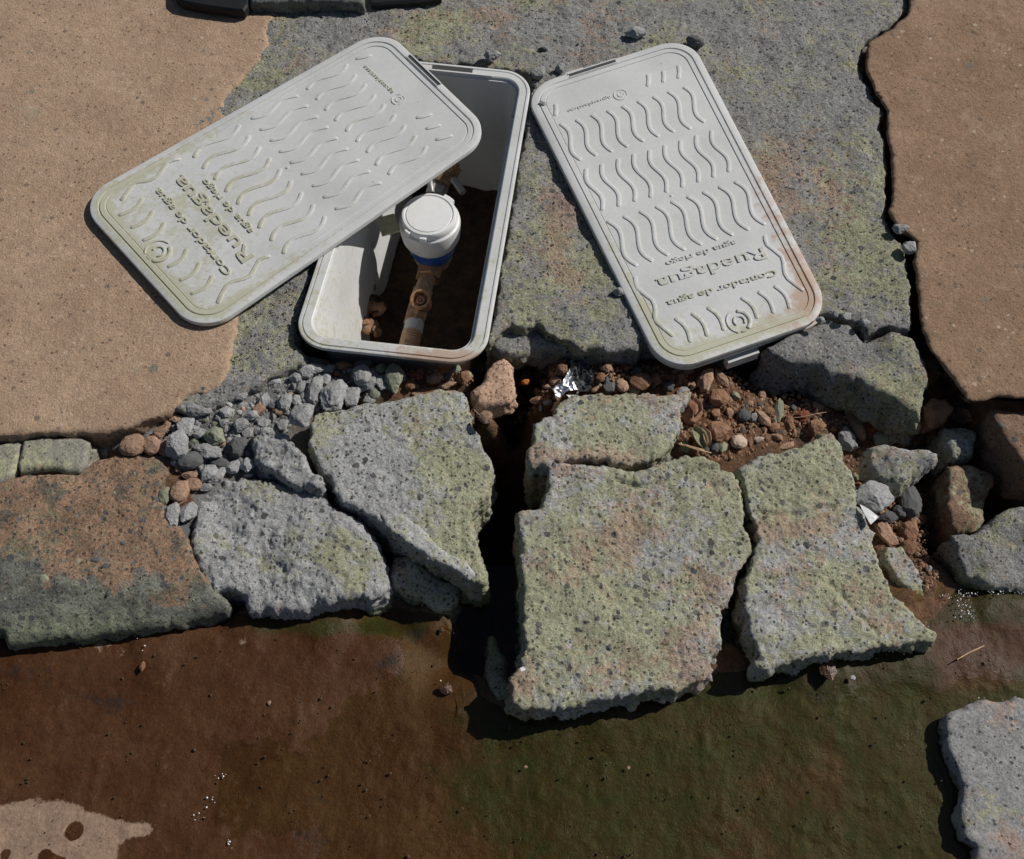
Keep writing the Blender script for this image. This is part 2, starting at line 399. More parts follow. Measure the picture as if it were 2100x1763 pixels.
def slab(name, px, z, thick, mat, step=0.0035, jag=0.0022, relief=0.0014, rscale=45, micro=0.0006, edge=0.006, lean=(0, 0), flare=0.0,
         side=0.004, seed=0, parent=None, sidemat=None, zfun=None, corner=0, chips=1.0, bot=None, mound=0.0, cracks=()):
    if zfun is None:
        if isinstance(z, (int, float)): zfun = lambda x, y: z + 0 * x
        else:
            A = []; B = []
            for (a, c, zz) in z:
                p = W(a, c, zz); A.append([p[0], p[1], 1]); B.append(zz)
            kp = np.linalg.lstsq(np.array(A), np.array(B), rcond=None)[0]
            zfun = lambda x, y: kp[0] * x + kp[1] * y + kp[2]
    poly = [Wf(a, c, zfun)[:2] for a, c in px]
    ar = sum(poly[i][0] * poly[(i + 1) % len(poly)][1] - poly[(i + 1) % len(poly)][0] * poly[i][1] for i in range(len(poly)))
    if ar < 0: poly = poly[::-1]
    poly = chaikin(poly, corner) if corner else np.array(poly)
    O = resample(poly, step)
    T = np.roll(O, -1, 0) - np.roll(O, 1, 0); Nn = np.column_stack([T[:, 1], -T[:, 0]]); Nn /= np.linalg.norm(Nn, axis=1)[:, None] + 1e-9
    O = O + Nn * (fbm(O, 60, 4, 5 + seed, 0.65) * jag * 1.9 + fbm(O, 260, 2, 9 + seed) * jag * 0.45)[:, None]
    lo, hi = O.min(0), O.max(0)
    gx, gy = np.meshgrid(np.arange(lo[0], hi[0], step), np.arange(lo[1], hi[1], step * 0.87))
    gx = gx + (np.arange(gx.shape[0]) % 2)[:, None] * step / 2
    G = np.column_stack([gx.ravel(), gy.ravel()]) + RNG.uniform(-0.2, 0.2, (gx.size, 2)) * step
    G = G[inpoly(G, O)]
    def edist(P):
        d = np.empty(len(P))
        for i in range(0, len(P), 4000):
            q = P[i:i + 4000]; d[i:i + 4000] = np.sqrt(((q[:, None, :] - O[None]) ** 2).sum(-1).min(1))
        return d
    dg = edist(G); k = dg > step * 0.6; G = G[k]; dg = dg[k]
    nO = len(O)
    pts = [Vector(p) for p in O] + [Vector(p) for p in G]
    v2, _, fc, ov, _, _ = delaunay_2d_cdt(pts, [], [list(range(nO))], 1, 1e-7)
    P = np.array([tuple(v) for v in v2]); orig = np.array([o[0] if len(o) else -1 for o in ov])
    dd = np.zeros(len(pts)); dd[nO:] = dg
    d = np.where(orig >= 0, dd[orig], 0.0)
    rr = edge * (1 + 0.8 * chips * fbm(P, 30, 3, 21 + seed)); rr = np.maximum(rr, edge * 0.15)
    t = np.clip(1 - d / rr, 0, 1)
    drop = rr * (1 - np.sqrt(np.maximum(0, 1 - t * t * 0.98))) * 0.85
    Z = zfun(P[:, 0], P[:, 1]) + relief * fbm(P, rscale, 5, 40 + seed) * 1.8 + micro * vnoise(np.column_stack([P * 330, 0 * d]), 3 + seed) \
        + micro * 1.5 * np.minimum(0, fbm(P, 160, 2, 77 + seed) + 0.15) * 2 - drop
    for line, wd, dp in cracks:
        L = [Wf(a, c, zfun)[:2] for a, c in line]; dc = np.full(len(P), 1e9)
        for a, c in zip(L[:-1], L[1:]):
            ab = c - a; tt = np.clip(((P - a) @ ab) / (ab @ ab), 0, 1); dc = np.minimum(dc, np.linalg.norm(P - (a + tt[:, None] * ab), axis=1))
        dc = dc + 0.0035 * fbm(P, 60, 3, 15); Z -= dp * np.exp(-(dc / wd) ** 2)
    if mound:
        m = d / max(d.max(), 1e-6); Z += mound * (np.sqrt(np.clip(m * (2 - m), 0, 1)) - 0.6)
    V = np.column_stack([P, Z]); F = [tuple(f) for f in fc]
    # outline vertex in output for every input outline point
    idx = {}
    for i, o in enumerate(ov):
        for a in o:
            if a < nO and a not in idx: idx[a] = i
    ring = [idx.get(i, None) for i in range(nO)]; ring = [r for r in ring if r is not None]
    Rg = V[ring]; Tn = np.roll(Rg[:, :2], -1, 0) - np.roll(Rg[:, :2], 1, 0); Nr = np.column_stack([Tn[:, 1], -Tn[:, 0]]); Nr /= np.linalg.norm(Nr, axis=1)[:, None] + 1e-9
    K = max(2, int(thick / max(step * 1.3, 0.003))); K = min(K, 26)
    verts = [V]; prev = list(ring); base = len(V); sidef = []
    zr = Rg[:, 2].copy()
    for kk in range(1, K + 1):
        dep = thick * kk / K
        zz = zr - dep if bot is None else zr + (bot - zr) * kk / K
        q3 = np.column_stack([Rg[:, :2], np.full(len(Rg), dep)])
        offn = side * (fbm(q3 * (1, 1, 1.6), 70, 3, 60 + seed) * 1.6 + 0.9 * fbm(q3 * (1, 1, 1.5), 230, 3, 90 + seed, .7)) * min(1, kk / 2) + flare * dep
        xy = Rg[:, :2] + Nr * offn[:, None] + np.array(lean) * dep
        zz = zz + side * 0.3 * fbm(q3, 120, 2, 33 + seed)
        verts.append(np.column_stack([xy, zz])); cur = list(range(base, base + len(Rg))); base += len(Rg)
        n = len(cur)
        for i in range(n):
            j = (i + 1) % n
            sidef.append((prev[i], cur[i], cur[j], prev[j]))
        prev = cur
    sidef.append(tuple(reversed(prev)))
    V2 = np.vstack(verts)
    o = mk(name, V2, F + sidef, mat, parent, True)
    if sidemat is not None:
        o.data.materials.append(sidemat)
        mi = [0] * len(F) + [1] * len(sidef); o.data.polygons.foreach_set('material_index', mi)
    o['_n'] = 0; del o['_n']
    TOP[o.name] = (P, Z, poly)
    return o
TOP = {}

# shared stone shapes
def stone_shape(seed, angular=0.5, sub=5, flat=0.7):
    bm = bmesh.new(); bmesh.ops.create_icosphere(bm, subdivisions=sub, radius=1)
    P = np.array([tuple(v.co) for v in bm.verts]); rs = np.random.default_rng(seed)
    for _ in range(int(6 + 14 * angular)):
        nrm = rs.normal(size=3); nrm /= np.linalg.norm(nrm); dd = rs.uniform(0.55, 0.88) if angular > 0.3 else rs.uniform(0.8, 0.98)
        s = P @ nrm - dd; P = P - np.outer(np.maximum(s, 0) * 0.93, nrm)
    P *= (1 + 0.16 * fbm(P + seed, 1.3, 3, seed) + (0.12 * fbm(P + seed, 4, 5, seed + 1, .65) + 0.05 * fbm(P + seed, 14, 3, seed + 5, .7)) * (0.4 + angular))[:, None]
    e = np.abs(P).max(0); P /= e; P[:, 2] *= flat
    me = bpy.data.meshes.new('stone'); me.from_pydata(P.tolist(), [], [tuple(v.index for v in f.verts) for f in bm.faces]); bm.free()
    me.polygons.foreach_set('use_smooth', [True] * len(me.polygons)); return me
SH = {'a': [stone_shape(100 + i, 0.9) for i in range(6)], 'r': [stone_shape(200 + i, 0.28) for i in range(4)], 's': [stone_shape(300 + i, 0.6, 3) for i in range(5)]}
_cache = {}
def shape(kind, i, mat):
    me = SH[kind][i % len(SH[kind])]; k = (kind, i % len(SH[kind]), mat.name)
    if k not in _cache:
        c = me.copy(); c.materials.clear(); c.materials.append(mat); _cache[k] = c
    return _cache[k]
# ==SCENE==

# ------------------------------------------------------------------ ground under everything
def seq(s, f): return [f(*p) for p in s]
BOXQ = [(787, 118), (1094, 149), (992, 751), (594, 708)]           # top left, top right, bottom right, bottom left
CTRL = [(400, 800, -.012), (600, 790, -.018), (400, 1000, -.02), (520, 930, -.022), (600, 1000, -.05), (345, 950, -.02), (460, 860, -.012), (380, 900, -.014),
        (700, 760, -.03), (800, 775, -.022), (900, 775, -.026), (1020, 770, -.036), (820, 755, -.022), (740, 745, -.02), (1000, 850, -.06), (640, 760, -.02), (950, 765, -.026),
        (1040, 900, -.28), (1020, 1000, -.32), (1000, 1100, -.32), (980, 1200, -.30), (1000, 1280, -.26), (1040, 1150, -.32), (1080, 860, -.18), (975, 1290, -.24), (1020, 1350, -.20), (1020, 940, -.28),
        (1150, 750, -.032), (1250, 765, -.030), (1250, 720, -.09), (1350, 790, -.034), (1130, 800, -.040), (1450, 800, -.040), (1450, 880, -.040), (1550, 870, -.045), (1650, 850, -.055),
        (1530, 760, -.12), (1620, 790, -.11), (1750, 870, -.07), (1800, 900, -.075), (1880, 880, -.11), (1905, 1000, -.17), (1930, 1080, -.22), (1915, 1130, -.20), (1950, 1160, -.16), (1850, 1050, -.08),
        (1850, 1150, -.07), (1900, 1200, -.066), (2080, 930, -.16), (2060, 1010, -.14), (1940, 780, -.10), (1900, 740, -.08), (1940, 900, -.13), (1510, 1280, -.16), (1500, 1320, -.14),
        (800, 1000, -.09), (1200, 1100, -.12), (1700, 1100, -.10), (600, 1100, -.08), (480, 1235, -.085), (830, 1230, -.08),
        (0, 700, -.06), (100, 1000, -.09), (200, 200, -.06), (1000, 0, -.06), (1500, 300, -.06), (2000, 200, -.06), (2300, 600, -.08), (-200, 300, -.06), (1900, 600, -.06), (1860, 400, -.05)]
for xx in range(-300, 2500, 180):
    for yy, zz in ((1340, -.060), (1450, -.064), (1600, -.066), (1800, -.066), (2000, -.066)):
        if not (940 < xx < 1060 and yy == 1340): CTRL.append((xx, yy, zz))
CTRL += [(2060, 1250, -.056), (2200, 1250, -.055), (1960, 1260, -.060), (650, 1265, -.056), (500, 1262, -.056), (880, 1270, -.066), (300, 1320, -.055), (1880, 1340, -.058), (1700, 1355, -.058), (1250, 1440, -.062), (1120, 1470, -.064)]
CP = np.array([list(W(a, c, z)[:2]) + [z] for a, c, z in CTRL])
def H(x, y):
    x = np.atleast_1d(np.asarray(x, float)); y = np.atleast_1d(np.asarray(y, float)); out = np.empty(len(x))
    for i in range(0, len(x), 20000):
        d2 = (x[i:i + 20000, None] - CP[:, 0]) ** 2 + (y[i:i + 20000, None] - CP[:, 1]) ** 2
        wt = 1 / (d2 + 1.5e-4) ** 2; out[i:i + 20000] = (wt * CP[:, 2]).sum(1) / wt.sum(1)
    return out
def Hs(x, y): return float(H([x], [y])[0])
def pw(L, z=0.0): return [tuple(W(a, c, z)[:2]) for a, c in L]

boxpoly = pw([(a + (a - 870) * 0.01, c) for a, c in BOXQ], 0.0)
STREETLINE = pw([(-600, 1322), (100, 1312), (300, 1290), (450, 1262), (520, 1254), (790, 1226), (900, 1252), (960, 1300), (990, 1420), (1060, 1452), (1300, 1420), (1470, 1370), (1560, 1362), (1720, 1340),
                 (1860, 1318), (1925, 1250), (1975, 1185), (2110, 1207), (2900, 1207), (2900, 2600), (-600, 2600)], -.058)
def axis(a, b, step, far):
    v = list(np.arange(a, b, step)); s = step; p = a; L = []
    while p > -far: s *= 1.45; p -= s; L.append(p)
    s = step; p = v[-1]; Rr = []
    while p < far: s *= 1.45; p += s; Rr.append(p)
    return np.array(L[::-1] + v + Rr)
def grid_mesh(name, xs, ys, zf, mat):
    X, Y = np.meshgrid(xs, ys); P = np.column_stack([X.ravel(), Y.ravel()]); Z, ex = zf(P)
    nx, ny = len(xs), len(ys); I = np.arange(nx * ny).reshape(ny, nx)
    Fq = np.stack([I[:-1, :-1], I[:-1, 1:], I[1:, 1:], I[1:, :-1]], -1).reshape(-1, 4)
    me = bpy.data.meshes.new(name); me.vertices.add(len(P)); me.vertices.foreach_set('co', np.column_stack([P, Z]).ravel())
    me.loops.add(Fq.size); me.loops.foreach_set('vertex_index', Fq.ravel().astype(np.int32)); me.polygons.add(len(Fq))
    me.polygons.foreach_set('loop_start', np.arange(0, Fq.size, 4, dtype=np.int32))
    me.materials.append(mat); me.update(calc_edges=True); me.polygons.foreach_set('use_smooth', [True] * len(Fq))
    o = bpy.data.objects.new(name, me); COL.objects.link(o)
    for k, v in ex.items(): attr(o, k, v)
    return o

DRY = pw([(-500, 1650), (0, 1653), (84, 1641), (150, 1648), (197, 1672), (262, 1686), (323, 1695), (290, 1714), (244, 1733), (234, 1763), (234, 2000), (-500, 2000)], -.066)
def street_z(P):
    far = np.maximum(np.abs(P[:, 0]), np.abs(P[:, 1])) > 0.95
    z = np.where(far, -.066, H(P[:, 0], P[:, 1]))
    sd = sdist(P, STREETLINE); sd = np.where(far & (P[:, 1] < 0), 1.0, sd)
    z = z - 0.03 * smooth(0.004, 0.02, -sd)
    near = ~far
    z += 0.0024 * fbm(P, 20, 4, 3) + 0.0008 * fbm(P, 140, 3, 4) + 0.003 * np.maximum(0, fbm(P, 75, 3, 8) - 0.2)
    z -= 0.02 * far
    z = np.where(inpoly(P, boxpoly), -.30, z)
    ix, iy = toimg(np.column_stack([P, z]))
    z -= 0.0035 * smooth(560, 1000, ix) * ~far
    alg = 0.18 + 0.62 * smooth(760, 1180, ix + 60 * np.sin(iy / 60)) - 0.5 * smooth(1870, 1960, ix) * smooth(1260, 1290, iy) * (1 - smooth(1395, 1440, iy))
    alg += 0.55 * np.exp(-((iy - 1285 - 0.0 * ix) / 22.0) ** 2) * smooth(450, 560, ix) * (1 - smooth(850, 900, ix))
    alg -= 0.25 * smooth(1450, 1600, iy) * smooth(1300, 1500, ix) * (1 - smooth(1700, 1800, ix))
    d = sdist(P, DRY)
    dry = 0.5 + d / 0.02
    for (a, c, r) in ((150, 1708, .009), (88, 1757, .013), (10, 1757, .012), (125, 1775, .013)):
        q = W(a, c, -.066); dry -= 3.0 * np.exp(-(((P[:, 0] - q[0]) ** 2 + (P[:, 1] - q[1]) ** 2) / r ** 2))
    for (a, c, r, s) in ((205, 1328, .016, .34), (150, 1332, .012, .25), (250, 1345, .010, .35), (120, 1350, .05, .10), (500, 1320, .01, .3)):
        q = W(a, c, -.066); dry = np.maximum(dry, 0.5 * np.exp(-(((P[:, 0] - q[0]) ** 2 + (P[:, 1] - q[1]) ** 2) / r ** 2)) - (0.34 - s))
    return z, {'dry': np.clip(dry, 0, 1), 'algae': np.clip(alg, 0, 1)}
def water_z(P):
    return -.0655 + 0.0003 * fbm(P, 40, 3, 91), {}
xs = axis(-0.78, 0.78, 0.0034, 30); ys = axis(-0.66, 0.25, 0.0034, 30)
street = tag(grid_mesh('street', xs, ys, street_z, M['street']), kind='structure')

wz = [tuple(W(a, c, -.0655)[:2]) for a, c in ((560, 1300), (2400, 1250), (2500, 1990), (560, 1990))]
tag(grid_mesh('water', np.arange(-0.30, 0.95, 0.008), np.arange(-0.66, -0.135, 0.008), water_z, M['water']), kind='structure')
def soil_z(P):
    z = H(P[:, 0], P[:, 1]); sd = sdist(P, STREETLINE)
    z = z - 0.03 * smooth(0.0, 0.016, sd) + 0.006 * fbm(P, 32, 5, 13) + 0.004 * np.maximum(0, fbm(P, 90, 3, 18)) + 0.0012 * fbm(P, 260, 2, 19)
    z = np.where(inpoly(P, boxpoly), -.26, z)
    ix, iy = toimg(np.column_stack([P, z]))
    g = 0.9 * (1 - smooth(560, 830, ix)) * smooth(-.06, -.04, z)
    g = np.where((ix < 395) & (iy > 925) & (iy < 1060), 0.05, g)
    return z, {'greyness': np.clip(g + 0.25 * fbm(P, 40, 3, 55), 0, 1)}
soil = tag(grid_mesh('soil', np.arange(-0.5, 0.82, 0.003), np.arange(-0.34, 0.14, 0.003), soil_z, M['soil']), kind='structure')

# ------------------------------------------------------------------ pavement
pav = empty('pavement', (0, 0.3, 0), kind='structure')
A_PX = [(-400, -260), (366, -260), (380, 0), (520, 30), (556, 34), (546, 60), (548, 93), (524, 133), (496, 161), (470, 185), (458, 204), (462, 230), (464, 300), (472, 500), (490, 640), (480, 700), (470, 755),
        (455, 790), (415, 805), (375, 815), (345, 845), (300, 860), (235, 885), (150, 888), (60, 890), (0, 893), (-400, 898)]
slab('paving_slab', A_PX, 0.003, 0.05, M['tan'], 0.0042, 0.0030, 0.0006, 20, 0.0003, 0.0018, seed=1, parent=pav)
B_PX = [(1880, -260), (1867, 0), (1860, 30), (1824, 61), (1780, 87), (1772, 130), (1798, 191), (1819, 226), (1819, 278), (1830, 330), (1830, 391), (1824, 434), (1845, 469), (1880, 495), (1874, 534), (1882, 586), (1887, 651),
        (1900, 703), (1945, 765), (1974, 802), (1985, 822), (2010, 824), (2050, 812), (2110, 818), (2500, 830), (2500, -260)]
slab('paving_slab', B_PX, 0.008, 0.028, M['tan2'], 0.0042, 0.0016, 0.0006, 20, 0.0003, 0.0030, seed=2, parent=pav, flare=-.8)
slab('paving_slab', [(2034, 834), (2110, 838), (2500, 850), (2500, 1010), (2110, 968), (2078, 919), (2051, 881), (2037, 864)], -0.012, 0.07, M['brownblock'], 0.004, 0.0018, 0.0015, seed=3, parent=pav)
BED = [(380, -260), (1880, -260), (1862, 20), (1815, 58), (1772, 84), (1762, 130), (1788, 191), (1808, 228), (1811, 280), (1822, 330), (1820, 395), (1812, 432), (1832, 480), (1858, 508), (1864, 540), (1868, 586), (1872, 640), (1868, 676), (1830, 668), (1780, 684),
       (1765, 660), (1740, 652), (1690, 640), (1600, 668), (1450, 700), (1330, 700), (1315, 690), (1310, 716), (1240, 718), (1195, 712), (1160, 700), (1125, 688), (1100, 662), (1075, 672), (1050, 664), (1015, 690), (1001, 702),
       (1003, 690), (1092, 180), (1075, 150), (1040, 142), (865, 123), (790, 116), (700, 390), (605, 655), (598, 690), (618, 722), (622, 742), (600, 752), (560, 768), (520, 795), (450, 830), (395, 850), (360, 840)]
slab('mortar_bed', BED, 0.0, 0.07, M['bed'], 0.0033, 0.0030, 0.0030, 34, 0.0012, 0.005, seed=4, parent=pav)

# kerb on the left, worn down towards the street
def kz(x, y):
    ix, iy = toimg(np.array([x, y, -0.02]))
    return -0.012 - 0.036 * float(smooth(1190, 1335, iy + (ix - 200) * 0.13))
kerb = empty('kerb', tuple(W(200, 1100, -.05)), kind='structure')
K1 = [(-350, 975), (0, 985), (35, 975), (60, 972), (134, 970), (178, 955), (200, 940), (262, 925), (330, 925), (347, 960), (335, 1000), (345, 1050), (385, 1110), (400, 1160), (435, 1203), (470, 1235), (462, 1252), (400, 1272), (300, 1292), (200, 1302), (100, 1312), (12, 1320), (4, 1290), (-350, 1340)]
ks = slab('kerb_stone', K1, 0, 0.06, M['leftkerb'], 0.0036, 0.0022, 0.003, 35, 0.0008, 0.007, seed=6, parent=kerb,
          zfun=lambda x, y: kz(x, y) if np.ndim(x) == 0 else np.array([-0.012 - 0.036 * v for v in smooth(1190, 1335, (lambda t: t[1] + (t[0] - 200) * 0.13)(toimg(np.column_stack([x, y, np.full(len(x), -0.02)]))))]))
co = np.empty(len(ks.data.vertices) * 3); ks.data.vertices.foreach_get('co', co); co = co.reshape(-1, 3) + np.array(wloc(ks))
ix, iy = toimg(co); attr(ks, 'face', np.clip(0.5 + (iy + (ix - 200) * 0.12 - 1165 - 40 * (ix > 300)) / 260.0, 0, 1))
slab('mortar_piece', [(-60, 906), (0, 908), (41, 904), (35, 953), (22, 975), (0, 988), (-60, 1000)], -0.008, 0.03, M['mort'], 0.003, 0.001, 0.001, seed=8, parent=kerb)
slab('mortar_piece', [(45, 901), (100, 896), (164, 897), (182, 908), (176, 953), (160, 966), (134, 968), (110, 962), (70, 960), (40, 968), (35, 955)], -0.006, 0.03, M['mort'], 0.003, 0.001, 0.001, seed=9, parent=kerb)
slab('kerb_stone', [(1955, 1096), (2007, 1090), (2058, 1045), (2110, 1036), (2500, 1030), (2500, 1240), (2110, 1209), (2024, 1206), (1976, 1178), (1966, 1141)], [(1980, 1100, -.035), (2100, 1060, -.03), (2060, 1205, -.052)], 0.08, M['bed'], 0.0036, 0.002, 0.004, 30, 0.001, 0.008, seed=10, parent=kerb)
patch = slab('concrete_patch', [(1958, 1453), (1941, 1474), (1937, 1515), (1958, 1556), (1974, 1613), (1974, 1679), (1982, 1716), (2007, 1737), (2003, 1763), (2003, 1950), (2500, 1950), (2500, 1420), (2110, 1430), (2085, 1423), (2055, 1440), (2023, 1437)],
             -.050, 0.04, M['drypatch'], 0.004, 0.003, 0.0010, seed=12)
tag(patch, kind='structure')

M['fresh'] = concrete('fresh fracture', (0.48, 0.48, 0.47), 0.1, 0.1, 0.1, 0.4, 0.002, 0.25, 71.0)
# ------------------------------------------------------------------ loose broken kerb slabs
def bslab(name, px, z, thick, mat, label, cat='concrete slab', group='broken pieces of the kerb', **k):
    return tag(slab(name, px, z, thick, mat, **k), label, cat, group)
S1 = bslab('broken_slab', [(645, 848), (671, 843), (729, 830), (775, 827), (834, 812), (899, 798), (946, 796), (961, 824), (967, 866), (983, 892), (1000, 931), (1009, 960), (1003, 983), (1003, 1009), (980, 1029), (967, 1052), (967, 1078), (977, 1114), (983, 1149), (998, 1179), (993, 1190), (970, 1192), (921, 1169), (876, 1146), (824, 1114), (794, 1094), (772, 1071), (742, 1045), (703, 1032), (687, 1013), (677, 987), (648, 944), (635, 912), (635, 879)],
    [(650, 860, .000), (950, 810, -.004), (990, 1180, -.012), (700, 1020, -.006)], 0.075, M['slab'], 'large triangular slab of broken concrete pointing down at the dark gap', step=0.0024, edge=0.005, seed=20, relief=0.0014, micro=.0011, jag=.0032)
slab('broken_edge', [(778, 1052), (822, 1054), (868, 1086), (900, 1122), (955, 1150), (980, 1182), (962, 1186), (920, 1164), (876, 1141), (826, 1108), (792, 1086)], [(780, 1052, -.004), (960, 1180, -.010)], 0.02, M['fresh'], step=.0024, edge=.004, relief=.0016, seed=61, parent=S1)
S2 = bslab('broken_slab', [(387, 1014), (410, 1000), (439, 998), (458, 979), (490, 975), (521, 979), (558, 986), (610, 1000), (655, 1008), (677, 1029), (710, 1045), (742, 1068), (768, 1097), (786, 1117), (786, 1166), (794, 1185), (788, 1211), (755, 1224), (693, 1231), (640, 1243), (579, 1253), (545, 1248), (510, 1251), (499, 1221), (480, 1210), (439, 1213), (421, 1195), (395, 1150), (387, 1102), (395, 1057)],
    [(400, 1020, -.018), (650, 1010, -.014), (760, 1200, -.026), (450, 1190, -.024)], 0.075, M['greyc'], 'wide lumpy grey concrete block lying left of the triangular slab', step=0.0024, edge=0.012, relief=0.0065, rscale=26, micro=0.0014, jag=.004, seed=21)
S3 = bslab('broken_slab', [(517, 897), (532, 871), (558, 871), (592, 890), (614, 919), (633, 949), (663, 990), (655, 1000), (614, 997), (581, 983), (558, 964), (536, 953), (517, 934)],
    [(540, 880, .006), (640, 990, .002), (530, 940, .0)], 0.035, M['greyc'], 'slim rounded grey chunk wedged above the lumpy block', 'concrete chunk', step=0.0022, edge=0.008, relief=0.005, rscale=34, micro=.0013, jag=.003, seed=22, lean=(-.1, -.1))
S4 = bslab('broken_slab', [(807, 1140), (840, 1138), (873, 1159), (902, 1182), (938, 1195), (938, 1218), (921, 1250), (892, 1255), (873, 1237), (833, 1218), (801, 1205), (798, 1172)],
    [(810, 1150, -.045), (930, 1200, -.05), (900, 1250, -.06)], 0.05, M['slab2'], 'small lichen-green chunk under the point of the triangular slab', 'concrete chunk', step=0.0025, edge=0.012, relief=0.004, rscale=28, seed=23)
S5 = bslab('broken_slab', [(1137, 948), (1177, 950), (1239, 950), (1285, 960), (1321, 960), (1363, 947), (1392, 938), (1438, 933), (1467, 941), (1483, 957), (1502, 972), (1516, 996), (1525, 1035), (1530, 1074), (1541, 1100), (1545, 1117), (1536, 1140), (1522, 1162), (1505, 1185), (1505, 1208), (1484, 1242), (1477, 1269), (1479, 1310), (1474, 1337), (1457, 1344), (1462, 1371), (1447, 1391), (1403, 1408), (1342, 1416), (1274, 1428), (1224, 1438),
    (1163, 1450), (1119, 1453), (1065, 1448), (1048, 1441), (1050, 1411), (1046, 1391), (1071, 1371), (1075, 1327), (1075, 1276), (1071, 1208), (1065, 1141), (1063, 1073), (1057, 1048), (1099, 1042), (1115, 1029), (1123, 993), (1128, 960)],
    [(1140, 960, -.004), (1480, 950, -.006), (1100, 1430, -.024), (1450, 1370, -.020)], 0.095, M['slab2'], 'biggest greenish kerb slab in the centre, right of the black gap', step=0.0024, edge=0.005, seed=24, cracks=[([(1262, 985), (1320, 1000), (1390, 975), (1440, 962), (1490, 958)], .0024, .006), ([(1300, 1045), (1380, 1030), (1440, 1000)], .002, .0035)], relief=0.0018, micro=.0011, jag=.0034, side=.006, bot=-.20)
tag(slab('broken_slab', [(998, 1303), (1008, 1300), (1024, 1327), (1036, 1354), (1037, 1391), (1050, 1411), (1044, 1432), (1024, 1435), (1010, 1421), (997, 1398), (992, 1377), (1003, 1344)], [(1005, 1310, -.075), (1030, 1430, -.06)], 0.08, M['slab2'], step=0.0025, edge=0.008, relief=0.003, seed=25),
    'thin broken shard leaning at the lower left corner of the central slab', 'concrete chunk', 'broken pieces of the kerb')
S6 = bslab('broken_slab', [(1093, 869), (1106, 860), (1138, 846), (1145, 827), (1181, 809), (1223, 806), (1255, 809), (1314, 807), (1330, 801), (1350, 814), (1392, 804), (1421, 799), (1415, 820), (1399, 837), (1395, 866), (1382, 892), (1379, 912), (1364, 925), (1357, 936), (1321, 946), (1288, 951), (1239, 943), (1177, 942), (1135, 941), (1122, 954), (1089, 956), (1083, 925), (1093, 905), (1096, 892)],
    [(1100, 870, -.004), (1400, 810, -.006), (1240, 940, -.003)], 0.08, M['slab2'], 'greenish broken piece directly above the biggest central slab', step=0.0024, edge=0.005, seed=26, micro=.0011, relief=.0018, jag=.0034, bot=-.12)
S7 = bslab('broken_slab', [(1515, 956), (1556, 932), (1600, 922), (1648, 912), (1683, 892), (1705, 883), (1723, 912), (1734, 950), (1751, 984), (1761, 1032), (1785, 1076), (1795, 1124), (1809, 1175), (1839, 1224), (1880, 1265), (1918, 1300), (1911, 1310), (1859, 1322), (1798, 1332), (1728, 1341), (1662, 1350), (1613, 1362), (1564, 1368), (1551, 1361), (1554, 1326), (1541, 1293), (1527, 1256), (1533, 1215), (1529, 1174), (1546, 1137), (1558, 1109), (1551, 1076), (1538, 1045), (1524, 997), (1513, 970)],
    [(1520, 960, -.006), (1700, 890, -.008), (1560, 1360, -.026), (1900, 1300, -.034)], 0.09, M['slab2'], 'right-hand greenish kerb slab narrowing to a point at the lower right', step=0.0024, edge=0.005, seed=27, cracks=[([(1552, 1050), (1600, 1056), (1650, 1052), (1700, 1040), (1765, 1030)], .0024, .005), ([(1700, 1190), (1760, 1260), (1800, 1300)], .002, .003)], relief=0.0018, micro=.0011, jag=.0034, side=.006, bot=-.16)
S8 = bslab('broken_slab', [(1781, 916), (1819, 914), (1867, 919), (1901, 917), (1925, 929), (1921, 946), (1897, 960), (1874, 977), (1850, 1004), (1836, 997), (1802, 977), (1785, 950)],
    [(1790, 920, -.02), (1915, 930, -.016), (1850, 1000, -.035)], 0.03, M['slab2'], 'flat triangular concrete chunk beside the right-hand slab', 'concrete chunk', step=0.0025, edge=0.007, relief=0.003, seed=28)
S9 = bslab('broken_slab', [(1937, 871), (1976, 868), (2003, 885), (2000, 919), (1979, 936), (1949, 936), (1940, 895)], -.045, 0.05, M['slab'], 'grey rounded chunk lying below the corner of the right paving slab', 'concrete chunk', step=0.0025, edge=0.010, relief=0.004, seed=29)
S10 = bslab('broken_block', [(1945, 952), (1990, 946), (2044, 967), (2044, 987), (2024, 1021), (2020, 1069), (2003, 1093), (1969, 1093), (1949, 1072), (1938, 1038), (1945, 997)],
    [(1960, 960, -.05), (2040, 975, -.055), (1980, 1090, -.06)], 0.09, M['brownblock'], 'upright brown block near the right edge below the grey chunk', 'stone block', step=0.0028, edge=0.010, relief=0.003, seed=30)
S11 = bslab('broken_stone', [(1896, 830), (1911, 817), (1942, 818), (1961, 834), (1938, 847), (1915, 857), (1899, 846)], -.028, 0.03, M['brown'], 'brown stone in the crack under the corner of the right paving slab', 'stone', step=0.0025, edge=0.007, relief=0.002, seed=31)
bslab('broken_slab', [(1814, 1121), (1851, 1119), (1876, 1154), (1900, 1199), (1921, 1252), (1919, 1269), (1888, 1256), (1872, 1215), (1843, 1187), (1812, 1150)],
    [(1820, 1125, -.05), (1915, 1265, -.075)], 0.03, M['slab2'], 'long narrow shard lying along the right edge of the right-hand slab', 'concrete chunk', step=0.0025, edge=0.006, relief=0.002, seed=32)
